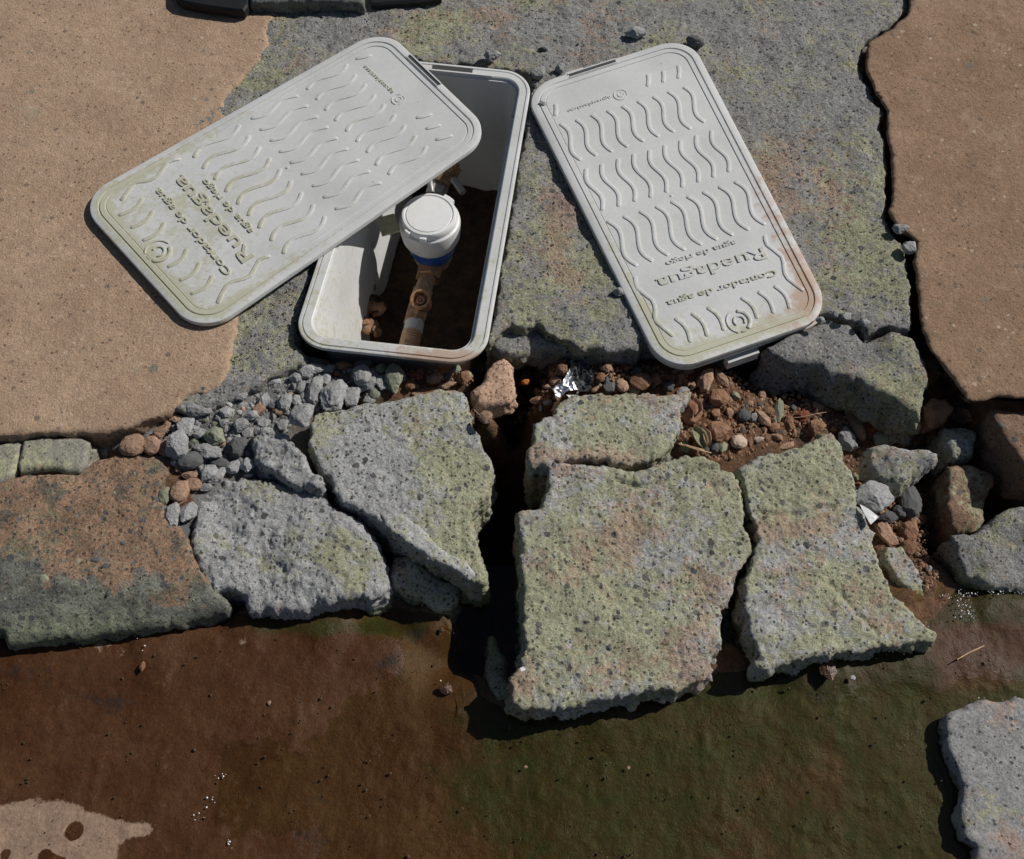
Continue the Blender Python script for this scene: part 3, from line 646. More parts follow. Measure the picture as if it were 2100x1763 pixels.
CC = bslab('broken_slab', [(1570, 716), (1610, 692), (1660, 668), (1700, 650), (1745, 664), (1775, 694), (1830, 680), (1872, 692), (1898, 745), (1905, 775), (1895, 828), (1890, 852), (1862, 846), (1830, 818), (1790, 802), (1758, 776), (1700, 770), (1680, 745), (1640, 742), (1600, 738)],
    [(1600, 710, -.008), (1870, 690, .0), (1890, 850, -.012)], 0.055, M['bed'], 'grey concrete piece broken off between the closed lid and the right paving slab', step=0.0032, edge=0.008, relief=0.003, rscale=30, flare=0.08, side=0.007, seed=33, lean=(-.05, -.18))
bslab('broken_slab', [(1012, 690), (1050, 668), (1098, 665), (1120, 690), (1160, 704), (1192, 716), (1150, 722), (1090, 716), (1050, 730), (1020, 722), (1004, 710)],
    [(1020, 700, -.016), (1180, 715, -.02)], 0.03, M['bed'], 'crumbled bed edge just right of the open box', 'concrete chunk', step=0.0028, edge=0.008, relief=0.005, rscale=35, seed=34, side=0.006)
# the pebbly pink stone below the open box
z7 = lambda x, y: (929.7 + .1823 * x, 710.9 + .1823 * y)
bslab('pink_stone', [z7(*p) for p in ((570, 110), (630, 160), (660, 240), (670, 330), (690, 450), (695, 560), (650, 620), (560, 650), (400, 665), (290, 665), (230, 620), (240, 570), (195, 540), (195, 490), (250, 450), (330, 380), (380, 280), (430, 190), (500, 130))],
    -.012, 0.026, M['pink'], 'large pink speckled stone just below the open meter box', 'stone', None, step=0.0022, edge=0.007, relief=0.002, seed=35)

# dark pebbles set in the concrete
def top_z(o, x, y):
    P, Z, _ = TOP[o.name]; d = (P[:, 0] - x) ** 2 + (P[:, 1] - y) ** 2; return Z[d.argmin()]
def embed(o, n, r0, r1, mats, seed, lim=None):
    rs = np.random.default_rng(seed); P, Z, poly = TOP[o.name]; k = 0; org = np.array(wloc(o)); tries = 0
    sd = sdist(P, [tuple(p) for p in poly]); ok = np.where(sd > 0.008)[0]
    if lim is not None:
        ix, iy = toimg(np.column_stack([P, Z])); ok = np.array([i for i in ok if lim(ix[i], iy[i])])
    rs.shuffle(ok)
    for i in ok[:n]:
        r = r0 * (r1 / r0) ** (rs.random() ** 2); m = M[mats[rs.integers(len(mats))]]
        c = bpy.data.objects.new('pebble', shape('s', int(rs.integers(9)), m)); COL.objects.link(c); c.parent = o
        c.location = Vector(np.array([P[i, 0], P[i, 1], Z[i] - r * 0.30]) - org); c.scale = (r, r * rs.uniform(.5, .85), r * .55); c.rotation_euler = (0, 0, rs.uniform(0, 6.28))
embed(ks, 120, 0.0022, 0.0075, ['peb', 'peb', 'dark', 'olive'], 1, lambda x, y: 0 < x < 460 and y < 1230)
embed(S1, 26, 0.0018, 0.0048, ['peb', 'grey'], 2); embed(S5, 60, 0.0018, 0.0055, ['peb', 'peb', 'grey'], 3)
embed(S6, 16, 0.0016, 0.0045, ['peb', 'grey'], 4); embed(S7, 18, 0.0015, 0.0038, ['peb', 'tanst'], 5); embed(S2, 12, 0.0015, 0.0045, ['peb', 'grey'], 6)

def stain(o, name, blobs):
    co = np.empty(len(o.data.vertices) * 3); o.data.vertices.foreach_get('co', co); co = co.reshape(-1, 3) + np.array(wloc(o)); ix, iy = toimg(co); v = np.zeros(len(co))
    for (x, y, rx, ry, a) in blobs: v = np.where(abs(a) > 0, v + a * np.exp(-(((ix - x) / rx) ** 2 + ((iy - y) / ry) ** 2)), v)
    attr(o, name, np.clip(v, -1, 1))
bedo = bpy.data.objects['mortar_bed']
stain(bedo, 'stain', [(1150, 480, 60, 130, .75), (1190, 90, 120, 60, .6), (1600, 250, 120, 90, .4), (1640, 420, 90, 60, .4), (540, 30, 60, 30, .4), (520, 620, 40, 60, .4), (1010, 620, 60, 40, .3)])
stain(bedo, 'moss', [(1110, 430, 60, 150, .6), (1200, 560, 80, 60, .6), (1650, 300, 200, 220, .45), (950, 40, 200, 40, .5), (560, 680, 80, 60, .5), (1750, 520, 90, 120, .5)])
stain(S5, 'stain', [(1100, 1400, 110, 60, .95), (1400, 1320, 120, 60, .5), (1440, 1380, 60, 60, .6), (1250, 1110, 130, 50, .5), (1190, 960, 80, 20, .7), (1130, 1190, 60, 60, .4), (1350, 1380, 140, 30, .4)])
stain(S5, 'moss', [(1150, 1150, 130, 130, .5), (1380, 1180, 130, 160, .6), (1200, 1320, 200, 90, .6)])
stain(S7, 'stain', [(1620, 1080, 100, 40, .8), (1580, 980, 90, 30, .4), (1700, 1020, 60, 60, .4), (1640, 1150, 60, 40, .4), (1860, 1290, 60, 20, .5)])
stain(S7, 'moss', [(1600, 1000, 120, 80, .6), (1760, 1200, 120, 120, .5), (1620, 1300, 100, 60, .3)])
stain(S6, 'stain', [(1100, 930, 30, 30, .7), (1230, 938, 120, 14, .7), (1390, 830, 40, 60, .4)])
stain(S6, 'moss', [(1250, 860, 150, 70, .7)])
stain(S1, 'moss', [(970, 960, 60, 160, .9), (900, 860, 80, 50, .6), (940, 1120, 60, 60, .4), (740, 950, 110, 90, -.9), (720, 1020, 80, 60, -.9)])
stain(S1, 'stain', [(985, 990, 25, 60, .5), (760, 835, 60, 12, .6), (900, 805, 60, 10, .6)])
stain(S2, 'moss', [(545, 1010, 60, 30, .9), (680, 1110, 80, 70, .6), (470, 1110, 90, 90, -.6)])

# ------------------------------------------------------------------ step and dark things at the top edge
stp = slab('step_edge', [(512, -200), (512, 4), (600, 0), (690, 2), (745, 4), (752, -200)], 0.022, 0.04, M['kerbface'], 0.004, 0.001, 0.001, seed=50)
tag(stp, 'low grey concrete step edge at the top border', 'step')
m = plain('black rubber', (0.014, 0.014, 0.015), 0.6, spec=0.3); M['rubber'] = m
def sheet(name, px, z, thick, mat, label, cat, bev=0.003):
    poly = [W(a, c, z) for a, c in px]; n = len(poly)
    c = np.mean([p[:2] for p in poly], 0); V = []
    for p in poly: V.append((p[0], p[1], z - thick))
    for p in poly: V.append((p[0], p[1], z - bev))
    for p in poly:
        v = c - p[:2]; v /= np.linalg.norm(v); V.append((p[0] + v[0] * bev, p[1] + v[1] * bev, z))
    F = [tuple(range(2 * n, 3 * n))] + [(k * n + i, k * n + (i + 1) % n, (k + 1) * n + (i + 1) % n, (k + 1) * n + i) for k in (0, 1) for i in range(n)]
    F.append(tuple(reversed(range(n))))
    ar = sum(poly[i][0] * poly[(i + 1) % n][1] - poly[(i + 1) % n][0] * poly[i][1] for i in range(n))
    if ar < 0: F = [tuple(reversed(f)) for f in F]
    o = mk(name, V, F, mat, smoothf=False); return tag(o, label, cat)
sheet('rubber_mat', [(352, -200), (358, -8), (372, 3), (400, 9), (440, 15), (480, 20), (500, 21), (508, 10), (508, -200)], 0.02, 0.014, m, 'black rubber corner at the top border, left of the step edge', 'mat')
sheet('plastic_wrapper', [(762, -200), (760, 8), (775, 8), (800, 6), (860, 2), (905, -4), (905, -200)], 0.012, 0.010, m, 'black plastic scrap at the top border, right of the step edge', 'wrapper')

# ------------------------------------------------------------------ the meter box and the two lids
class Frame:
    """rectangle with rounded corners spanned by four photograph corners at given heights"""
    def __init__(s, q, zs):
        s.c = [np.array(W(a, b, z)) for (a, b), z in zip(q, zs)]
        s.w = (np.linalg.norm(s.c[1] - s.c[0]) + np.linalg.norm(s.c[2] - s.c[3])) / 2
        s.l = (np.linalg.norm(s.c[3] - s.c[0]) + np.linalg.norm(s.c[2] - s.c[1])) / 2
        n = np.cross(s.c[3] - s.c[0], s.c[1] - s.c[0]); n = n / np.linalg.norm(n); s.n = n if n[2] > 0 else -n
        s.q = q; s.Hm = None
    def at(s, u, v, z=0.0):           # u across (0..w), v along (0..l), metres
        a, b = u / s.w, v / s.l
        return (1 - a) * (1 - b) * s.c[0] + a * (1 - b) * s.c[1] + a * b * s.c[2] + (1 - a) * b * s.c[3] + s.n * z
    def uv(s, px, py):                # photograph position on the frame's plane -> u, v
        a, b = 0.5, 0.5
        for _ in range(25):
            p = s.at(a * s.w, b * s.l); x0, y0 = toimg(p); x1, y1 = toimg(s.at((a + .01) * s.w, b * s.l)); x2, y2 = toimg(s.at(a * s.w, (b + .01) * s.l))
            J = np.array([[x1 - x0, x2 - x0], [y1 - y0, y2 - y0]]) / .01; d = np.linalg.solve(J, [px - x0, py - y0]); a += d[0]; b += d[1]
            if abs(d).max() < 1e-5: break
        return a * s.w, b * s.l
def rloop(fr, inset, r, z, seg=14, notch=None):
    pts = []; w_, l_ = fr.w, fr.l; r = max(r - inset, 0.003)
    cs = [(inset + r, inset + r, 180), (w_ - inset - r, inset + r, 270), (w_ - inset - r, l_ - inset - r, 0), (inset + r, l_ - inset - r, 90)]
    for ci, (cx, cy, a0) in enumerate(cs):
        for k in range(seg + 1):
            a = R(a0 + 90 * k / seg); pts.append([cx + r * math.cos(a), cy + r * math.sin(a)])
        if ci == 0:       # extra points along the v=0 edge, used for the notch
            x0, x1 = cx, w_ - inset - r
            for t in NT: pts.append([x0 + (x1 - x0) * t, inset])
    if notch:
        u0, u1, dep = notch
        for p in pts:
            if abs(p[1] - inset) < 1e-9 and u0 <= p[0] <= u1: p[1] = max(inset, dep) if dep > 0 else min(inset, -dep)
    return [fr.at(u, v, z) for u, v in pts]
NT = [0.02, .10, .19, .195, .3, .42, .5, .54, .545, .7, .9]
def loft(loops, cap=True, capbot=False):
    n = len(loops[0]); V = [p for L in loops for p in L]; F = []
    for k in range(len(loops) - 1):
        for i in range(n):
            j = (i + 1) % n; F.append((k * n + i, k * n + j, (k + 1) * n + j, (k + 1) * n + i))
    if cap: F.append(tuple((len(loops) - 1) * n + i for i in range(n)))
    if capbot: F.append(tuple(reversed(range(n))))
    return V, F
def rib(fr, pts, width, h, parent, mat, name='wave_ridge', z0=0.0, sub=2):
    """a raised ridge that follows the points (u, v)"""
    P = np.array(pts, float); n = len(P); C = []
    for i in range(n - 1):
        p0, p1, p2, p3 = P[max(i - 1, 0)], P[i], P[i + 1], P[min(i + 2, n - 1)]
        for k in range(sub):
            t = k / sub; C.append(0.5 * ((2 * p1) + (-p0 + p2) * t + (2 * p0 - 5 * p1 + 4 * p2 - p3) * t * t + (-p0 + 3 * p1 - 3 * p2 + p3) * t ** 3))
    C.append(P[-1]); C = np.array(C); T = np.gradient(C, axis=0); T /= np.linalg.norm(T, axis=1)[:, None] + 1e-12; N = np.column_stack([-T[:, 1], T[:, 0]])
    prof = [(-.5, -.0005), (-.44, h * .75), (-.25, h), (.25, h), (.44, h * .75), (.5, -.0005)]; V = []; m = len(C)
    C = np.vstack([C[0] - T[0] * width * .3, C, C[-1] + T[-1] * width * .3]); N = np.vstack([N[0], N, N[-1]])
    for i in range(m + 2):
        e = 0.55 if i in (0, m + 1) else 1
        for a, z in prof: q = C[i] + N[i] * a * width * e; V.append(fr.at(q[0], q[1], z0 + (z if e == 1 or z < 0 else z * .4)))
    k = len(prof); F = [(i * k + j, i * k + j + 1, (i + 1) * k + j + 1, (i + 1) * k + j) for i in range(m + 1) for j in range(k - 1)]
    F += [tuple(range(k)), tuple(reversed(range((m + 1) * k, (m + 2) * k)))]
    e1 = V[k] - V[0]; 
    nrm = np.cross(V[F[2][1]] - V[F[2][0]], V[F[2][3]] - V[F[2][0]])
    if nrm @ fr.n < 0: F = [tuple(reversed(f)) for f in F]
    return mk(name, V, F, mat, parent, sharp=35)
def lettering(fr, text, base, tip, height, parent, mat, name='lettering', z0=0.0, h=0.0011, spacing=1.0, bold=0.0, tall=1.0):
    """text whose baseline runs base -> tip in (u, v); raised from the face"""
    cu = bpy.data.curves.new('t', 'FONT'); cu.body = text; cu.size = 1.0; cu.space_character = spacing; cu.offset = bold; cu.resolution_u = 3
    ob = bpy.data.objects.new('t', cu); COL.objects.link(ob); dg = bpy.context.evaluated_depsgraph_get()
    bm = bmesh.new(); bm.from_mesh(bpy.data.meshes.new_from_object(ob.evaluated_get(dg)))
    bpy.data.objects.remove(ob)
    bmesh.ops.remove_doubles(bm, verts=bm.verts, dist=1e-4)
    r = bmesh.ops.extrude_face_region(bm, geom=list(bm.faces))
    for v in [g for g in r['geom'] if isinstance(g, bmesh.types.BMVert)]: v.co.z = 1.0
    for v in bm.verts: v.index = 0
    bm.verts.index_update()
    xsn = [v.co.x for v in bm.verts]; x0, x1 = min(xsn), max(xsn); b = np.array(base, float); t = np.array(tip, float); L = np.linalg.norm(t - b); ex = (t - b) / L
    # u axis and v axis form a mirrored frame when n points up, so pick the side that reads correctly
    P00, P10, P01 = fr.at(*b), fr.at(*(b + ex * 1e-3)), None
    for s in (1, -1):
        ey = np.array([-ex[1], ex[0]]) * s
        if np.cross(P10 - P00, fr.at(*(b + ey * 1e-3)) - P00) @ fr.n > 0: break
    sx = L / (x1 - x0); V = []
    for v in bm.verts:
        q = b + ex * (v.co.x - x0) * sx + ey * v.co.y * height * tall; V.append(fr.at(q[0], q[1], z0 - .0004 + (h + .0004) * v.co.z))
    bm.normal_update()
    F = [tuple(v.index for v in f.verts) for f in bm.faces]; bm.free()
    o = mk(name, V, F, mat, parent, False); o.data.update()
    b2 = bmesh.new(); b2.from_mesh(o.data); bmesh.ops.recalc_face_normals(b2, faces=b2.faces); b2.to_mesh(o.data); b2.free()
    return o

RQ = [(1070, 181), (1413, 72), (1712, 648), (1363, 767)]
LQ = [(1013.9, 273.8), (786.5, 55.7), (154.4, 410.9), (409.6, 691.3)]
# the left lid: its slot edge (v = 0) is the short edge at the upper right, u grows from the lower long side to the upper one
fR = Frame(RQ, (.012, .012, .004, .006))
fL = Frame([LQ[1], LQ[0], LQ[3], LQ[2]], (.032, .032, .013, .013))
z2 = lambda x, y: ((1900 + x * .7375) / 1.8286, (100 + y * .7375) / 1.8286)
WAVES = []
def s_curve(a, b, amp, per=1.0, n=13):
    a, b = np.array(a, float), np.array(b, float); d = b - a; nn = np.array([d[1], -d[0]])
    return [tuple(a + d * t + nn * amp * math.sin(2 * math.pi * per * t)) for t in np.linspace(0, 1, n)]
A0 = [(275, 495), (357, 475), (435, 450), (515, 428), (590, 405), (670, 380), (748, 357), (825, 332), (903, 308)]
A1 = [(375, 675), (455, 652), (535, 632), (615, 608), (695, 580), (772, 556), (850, 532), (935, 517), (1005, 483)]
B0 = [(405, 725), (485, 700), (568, 675), (648, 650), (728, 630), (805, 605), (885, 580), (965, 555), (1043, 530)]
B1 = [(487, 930), (570, 910), (652, 885), (733, 865), (812, 838), (893, 812), (975, 787), (1052, 762), (1130, 735)]
C0 = [(515, 990), (598, 965), (680, 940), (762, 915), (840, 890), (922, 865), (1002, 842), (1083, 815), (1163, 790)]
C1 = [(660, 1212), (740, 1190), (820, 1160), (905, 1133), (990, 1105), (1068, 1080), (1148, 1057), (1230, 1030), (1312, 1003)]
for a, b in zip(A0, A1): WAVES.append(s_curve(a, b, .085))
for a, b in zip(B0, B1): WAVES.append(s_curve(a, b, -.085))
for a, b in zip(C0, C1): WAVES.append(s_curve(a, b, .085))
WAVES += [[(655, 1275), (665, 1330), (740, 1390), (757, 1445), (758, 1495), (845, 1570)], [(1315, 1065), (1325, 1110), (1400, 1170), (1412, 1235), (1430, 1280), (1508, 1340)]]
for a, b in (((860, 1485), (935, 1600)), ((945, 1460), (1020, 1570)), ((1025, 1430), (1105, 1540)), ((1197, 1380), (1275, 1480)), ((1283, 1350), (1358, 1453)), ((1365, 1320), (1440, 1430)),):
    WAVES.append(s_curve(a, b, .13, .5, 9))
WAVES += [[(720, 245), (723, 272), (718, 300)], [(797, 228), (800, 255), (797, 280)], [(875, 200), (878, 230), (875, 260)], [(250, 395), (252, 422), (248, 450)]]
UVW = [[tuple(np.array(fR.uv(*z2(*p))) / (fR.w, fR.l)) for p in wv] for wv in WAVES]
def nuv(x, y): return np.array(fR.uv(*z2(x, y))) / (fR.w, fR.l)
TXT = [('Contador de agua', nuv(1366, 1236), nuv(812, 1398), .0132, 1.0), ('Ruedagua', nuv(1302, 1124), nuv(756, 1286), .0245, 1.0), ('agua de riego', nuv(1163, 1086), nuv(808, 1197), .0115, 1.0), ('aguasplasticas', nuv(527, 352), nuv(308, 425), .0080, 1.0)]
sym = nuv(1183, 1498); lg = nuv(580, 345); dotc = nuv(838, 860)

def make_lid(fr, mat, label, dirtf, rustf, T=0.008, tint=0.0):
    c = fr.at(fr.w / 2, fr.l / 2, -T)
    root = empty('access_cover', tuple(c), label, 'lid', 'grey plastic meter box lids')
    r = 0.046; NO = (fr.w * .27, fr.w * .545, 0.0)
    prof = [(.0022, -T, 0), (.0, -T + .0015, 0), (.0, -.002, 0), (.0006, -.0006, 0), (.002, 0, 0), (.0100, 0, 0), (.0104, -.0014, 0), (.0122, -.0014, 0), (.0126, -.0001, 0), (.0185, -.0001, 0), (.0188, -.0012, 0), (.0200, -.0012, 0), (.0206, -.0007, 0)]
    loops = [rloop(fr, a, r, z) for a, z, _ in prof]
    V, F = loft(loops, False, True)
    # the face inside the rim as a fine grid so that dirt can vary over it
    n = len(loops[-1]); b0 = len(V) - n; ins = .0206
    inner = []; cx, cy = fr.w / 2, fr.l / 2
    prev = list(range(b0, b0 + n))
    for sc in (.94, .86, .75, .62, .48, .33, .18, .06):
        L = rloop(fr, ins, r, -.0007); 
        uvs = []; rr = max(r - ins, .003)
        cen = fr.at(cx, cy, -.0007); cur = []
        for p in L: cur.append(len(V)); V.append(cen + (p - cen) * sc)
        for i in range(n): j = (i + 1) % n; F.append((prev[i], prev[j], cur[j], cur[i]))
        prev = cur
    F.append(tuple(prev))
    nrm = np.cross(V[F[0][1]] - V[F[0][0]], V[F[0][3]] - V[F[0][0]])
    pl = mk('lid_plate', V, F, mat, root, sharp=28)
    bm = bmesh.new(); bm.from_mesh(pl.data); bmesh.ops.recalc_face_normals(bm, faces=bm.faces); bm.to_mesh(pl.data); bm.free()
    for e in pl.data.edges: pass
    dk = 1.0
    def dirt(o):
        co = np.empty(len(o.data.vertices) * 3); o.data.vertices.foreach_get('co', co); co = co.reshape(-1, 3) + np.array(wloc(o))
        ix, iy = toimg(co); attr(o, 'dirt', np.clip(dirtf(ix, iy) + (tint if o.name.startswith('lettering') else tint * .45 if o is not pl else 0) * dk, 0, 1)); attr(o, 'rust', np.clip(rustf(ix, iy), 0, 1))
    dirt(pl)
    co = np.empty(len(pl.data.vertices) * 3); pl.data.vertices.foreach_get('co', co); co = co.reshape(-1, 3) + np.array(wloc(pl)); ix, iy = toimg(co)
    g = np.zeros(len(co)); g[5 * n:b0 + n] = .34; g[7 * n:9 * n] += .2
    pl.data.attributes['dirt'].data.foreach_set('value', np.clip(dirtf(ix, iy) * (1 + 2.2 * g), 0, 1).astype(np.float32))
    o = []
    for wv in UVW:
        o.append(rib(fr, [(u * fr.w, v * fr.l) for u, v in wv], .0054, .0013, root, mat, z0=-.0007))
    for t, a, b, hh, tall in TXT:
        q = lettering(fr, t, a * (fr.w, fr.l), b * (fr.w, fr.l), hh, root, mat, z0=-.0007, h=.0015 if hh > .009 else .0009, bold=.014 if hh > .009 else 0.0)
        q['label'] = 'raised words ' + t; o.append(q)
    # round symbol with a swirl, and the small logo
    def ring(cc, rad, a0, a1, wd, h, nm):
        c_ = cc * (fr.w, fr.l); pts = [(c_[0] + rad * math.cos(R(a)), c_[1] + rad * math.sin(R(a))) for a in np.linspace(a0, a1, max(5, int(abs(a1 - a0) / 22)))]
        return rib(fr, pts, wd, h, root, mat, nm, -.0007, 3)
    o += [ring(sym, .0165, 120, 262, .0022, .0012, 'symbol_ring'), ring(sym, .0145, -75, 60, .0050, .0018, 'symbol_ring'), ring(sym, .0072, 150, 400, .0028, .0016, 'symbol_swirl'), ring(sym, .0150, 75, 100, .0022, .0012, 'symbol_ring'),
          ring(lg, .0095, 60, 235, .0016, .0009, 'logo_ring'), ring(lg, .0085, 260, 390, .0012, .0007, 'logo_ring'), ring(lg, .0042, 0, 300, .0012, .0007, 'logo_swirl')]
    o.append(ring(dotc, .0012, 0, 330, .0020, .0010, 'dot'))
    for x in o: dirt(x)
    # slot in the rim: its shade painted as a dark bar, a raised lip each side
    u0, u1 = fr.w * .27, fr.w * .545
    def bar(name, ua, ub, va, vb, za, zb, m_):
        V = [fr.at(u, v, z) for z in (za, zb) for u, v in ((ua, va), (ub, va), (ub, vb), (ua, vb))]
        F = [(3, 2, 1, 0), (4, 5, 6, 7), (0, 1, 5, 4), (1, 2, 6, 5), (2, 3, 7, 6), (3, 0, 4, 7)]
        q = mk(name, V, F, m_, root, False)
        bm = bmesh.new(); bm.from_mesh(q.data); bmesh.ops.recalc_face_normals(bm, faces=bm.faces); bm.to_mesh(q.data); bm.free(); return q
    bar('slot', u0, u1, .0035, .0078, -.004, .0004, M['slot'])
    dirt(bar('slot_lip', u0 - .001, u1 + .001, .0012, .0032, -.003, .0016, mat)); dirt(bar('slot_lip', u0 - .001, u1 + .001, .0080, .0094, -.003, .0012, mat))
    return root
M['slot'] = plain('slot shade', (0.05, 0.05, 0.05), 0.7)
M['lidR'] = lid_mat('lid plastic right', 2.0); M['lidL'] = lid_mat('lid plastic left', 9.0); M['boxp'] = lid_mat('box plastic', 15.0)
def dirtR(ix, iy): return 0.40 * smooth(470, 760, iy) + 0.15 * smooth(1250, 1500, ix) * smooth(350, 600, iy)
def rustR(ix, iy):
    return 0.85 * np.exp(-(((ix - 1660) / 60.0) ** 2 + ((iy - 610) / 75.0) ** 2)) + 0.45 * np.exp(-(((ix - 1560) / 110.0) ** 2 + ((iy - 690) / 26.0) ** 2))
def dirtL(ix, iy): return 0.36 * (1 - smooth(420, 800, ix)) * smooth(250, 420, iy) + 0.12 * (1 - smooth(300, 600, ix)) + 0.22 * np.exp(-(((ix - 430) / 95.0) ** 2 + ((iy - 450) / 95.0) ** 2))
def rustL(ix, iy): return 0.33 * np.exp(-(((ix - 450) / 60.0) ** 2 + ((iy - 430) / 60.0) ** 2))
lidR = make_lid(fR, M['lidR'], 'grey plastic lid closed on its box, right of the open box', dirtR, rustR, tint=.35)
lidL = make_lid(fL, M['lidL'], 'grey plastic lid lying loose, tilted across the open meter box', dirtL, rustL, tint=.75)

def box_of(fr, label, depth, r, rimw, open_=True, draft=.012, zoff=0.0):
    root = empty('meter_box', tuple(fr.at(fr.w / 2, fr.l / 2, -depth)), label, 'meter box', 'grey plastic meter boxes')
    outer = [rloop(fr, a, r, z + zoff) for a, z in ((.028 + draft, -depth), (.024, -.03), (.020, -.0045), (.0, -.004), (.0, -.0015), (.0008, -.0003), (.0018, 0), (.0042, 0), (.0045, -.0016), (.0058, -.0016), (.0061, 0), (rimw - .0015, 0), (rimw, -.001), (rimw + .0005, -.006))]
    V, F = loft(outer, False); o1 = mk('rim', V, F, M['boxp'], root, sharp=28)
    parts = [o1]
    if open_:
        inner = [rloop(fr, a, r, z) for a, z in ((rimw + .0004, -.005), (rimw + .0012, -.009), (rimw + .0024, -.0092), (rimw + .003, -.012), (rimw + .007, -.07), (rimw + .012, -.125), (rimw + .014, -depth + .005))]
        V, F = loft(inner, True); parts.append(mk('inner_wall', V, F, M['boxp'], root, sharp=28))
    for q in parts:
        bm = bmesh.new(); bm.from_mesh(q.data)
        if q.name.startswith('rim'): bmesh.ops.recalc_face_normals(bm, faces=bm.faces)
        bm.to_mesh(q.data); bm.free()
        co = np.empty(len(q.data.vertices) * 3); q.data.vertices.foreach_get('co', co); co = co.reshape(-1, 3) + np.array(wloc(q)); ix, iy = toimg(co)
        attr(q, 'dirt', np.clip(0.42 * smooth(200, 500, iy) + 0.1, 0, 1)); attr(q, 'rust', np.clip(0.95 * smooth(700, 735, iy) * smooth(705, 790, ix) * (ix < 1010), 0, 1) if fr is fB else np.clip(rustR(ix, iy) * 1.2, 0, 1))
    return root
fB = Frame(BOXQ, (.014, .014, .014, .012))
mbox = box_of(fB, 'open grey plastic meter box with a water meter inside', .225, .042, .0165)
# slot shade painted as a dark bar, at the far edge of the open box
def fbar(fr, name, ua, ub, va, vb, za, zb, m_, root):
    V = [fr.at(u, v, z) for z in (za, zb) for u, v in ((ua, va), (ub, va), (ub, vb), (ua, vb))]
    F = [(3, 2, 1, 0), (4, 5, 6, 7), (0, 1, 5, 4), (1, 2, 6, 5), (2, 3, 7, 6), (3, 0, 4, 7)]
    q = mk(name, V, F, m_, root, False); bm = bmesh.new(); bm.from_mesh(q.data); bmesh.ops.recalc_face_normals(bm, faces=bm.faces); bm.to_mesh(q.data); bm.free()
    return q
a, _ = fB.uv(885, 145); b_, _ = fB.uv(968, 152)
fbar(fB, 'slot', a, b_, .0055, .0138, -.004, .0006, M['slot'], mbox)
q = fbar(fB, 'slot_lip', a - .002, b_ + .03, .0141, .0165, -.008, .0009, M['boxp'], mbox)
# closed box under the right lid, its near end standing clear of the broken ground
fR2 = Frame([(1066, 179), (1416, 66), (1720, 652), (1362, 775)], (-.001, -.001, -.009, -.007))
box2 = box_of(fR2, 'closed grey plastic meter box under the right-hand lid', .13, .048, .02, False)
ua, _ = fR2.uv(1495, 735); ub, _ = fR2.uv(1560, 715)
fbar(fR2, 'latch_tab', min(ua, ub), max(ua, ub), fR2.l - .004, fR2.l + .006, -.022, -.008, M['boxp'], box2)

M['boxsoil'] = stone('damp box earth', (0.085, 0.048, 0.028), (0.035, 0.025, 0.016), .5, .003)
def boxsoil(P):
    z = -.192 + .010 * fbm(P, 22, 4, 81) + .003 * fbm(P, 90, 3, 82)
    q = W(765, 640, -.17); z += .055 * np.exp(-(((P[:, 0] - q[0]) ** 2 + (P[:, 1] - q[1]) ** 2) / .028 ** 2))
    return z
lo = np.min([fB.at(u, v)[:2] for u in (0, fB.w) for v in (0, fB.l)], 0); hi = np.max([fB.at(u, v)[:2] for u in (0, fB.w) for v in (0, fB.l)], 0)
inn = [tuple(p[:2]) for p in rloop(fB, .030, .03, 0)]
def bsz(P):
    z = boxsoil(P); d = sdist(P, inn); return np.where(d > 0, z, -.21), {'greyness': np.zeros(len(P))}
# soil lying on the box floor
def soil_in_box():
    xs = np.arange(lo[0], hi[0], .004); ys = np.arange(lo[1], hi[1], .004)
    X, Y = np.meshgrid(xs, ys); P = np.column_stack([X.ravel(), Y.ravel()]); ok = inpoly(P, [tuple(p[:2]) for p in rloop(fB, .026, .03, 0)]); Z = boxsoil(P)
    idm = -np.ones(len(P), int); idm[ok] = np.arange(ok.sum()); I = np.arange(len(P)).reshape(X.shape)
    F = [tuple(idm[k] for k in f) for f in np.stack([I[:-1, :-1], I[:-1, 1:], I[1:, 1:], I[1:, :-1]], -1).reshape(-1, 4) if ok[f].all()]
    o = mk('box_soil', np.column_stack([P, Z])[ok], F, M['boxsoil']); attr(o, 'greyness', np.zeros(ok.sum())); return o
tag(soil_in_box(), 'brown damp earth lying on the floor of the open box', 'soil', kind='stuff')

# ------------------------------------------------------------------ the water meter and its fittings
M['cap'] = plain('white cap plastic', (0.78, 0.78, 0.77), 0.35, spec=0.5, var=0.04)
M['house'] = plain('white housing plastic', (0.66, 0.66, 0.65), 0.4, spec=0.5, var=0.06)
M['blue'] = plain('blue painted collar', (0.012, 0.075, 0.30), 0.32, spec=0.5, var=0.15, coat=0.3)
def brass_mat(name, c1, c2, metal):
    m, n, b = newmat(name); q = NB(n); q.vec = n.nodes.new('ShaderNodeNewGeometry').outputs['Position']
    c = q.cmix(q.ramp(q.noise(110, 6, 0.7), 0.4, 0.62), c1, c2); c = q.cmix(q.math('MULTIPLY', q.ramp(q.noise(60, 6, .7, 3.0), .5, .62), .6), c, (0.10, 0.10, 0.05))
    q.link(c, b.inputs['Base Color']); b.inputs['Metallic'].default_value = metal; b.inputs['Roughness'].default_value = .42; q.bump(b, q.noise(260, 4, .7), .0006); return m
M['brass'] = brass_mat('aged brass', (0.56, 0.33, 0.18), (0.36, 0.19, 0.10), .3)
M['brassdull'] = brass_mat('dull brass', (0.50, 0.32, 0.20), (0.32, 0.19, 0.115), .15)
M['ptfe'] = plain('pale sealing tape', (0.5, 0.5, 0.49), .6, var=.15, scale=200, bumpd=.0006)
M['steel'] = plain('dull grey metal', (0.33, 0.33, 0.32), .45, .4, var=.2)
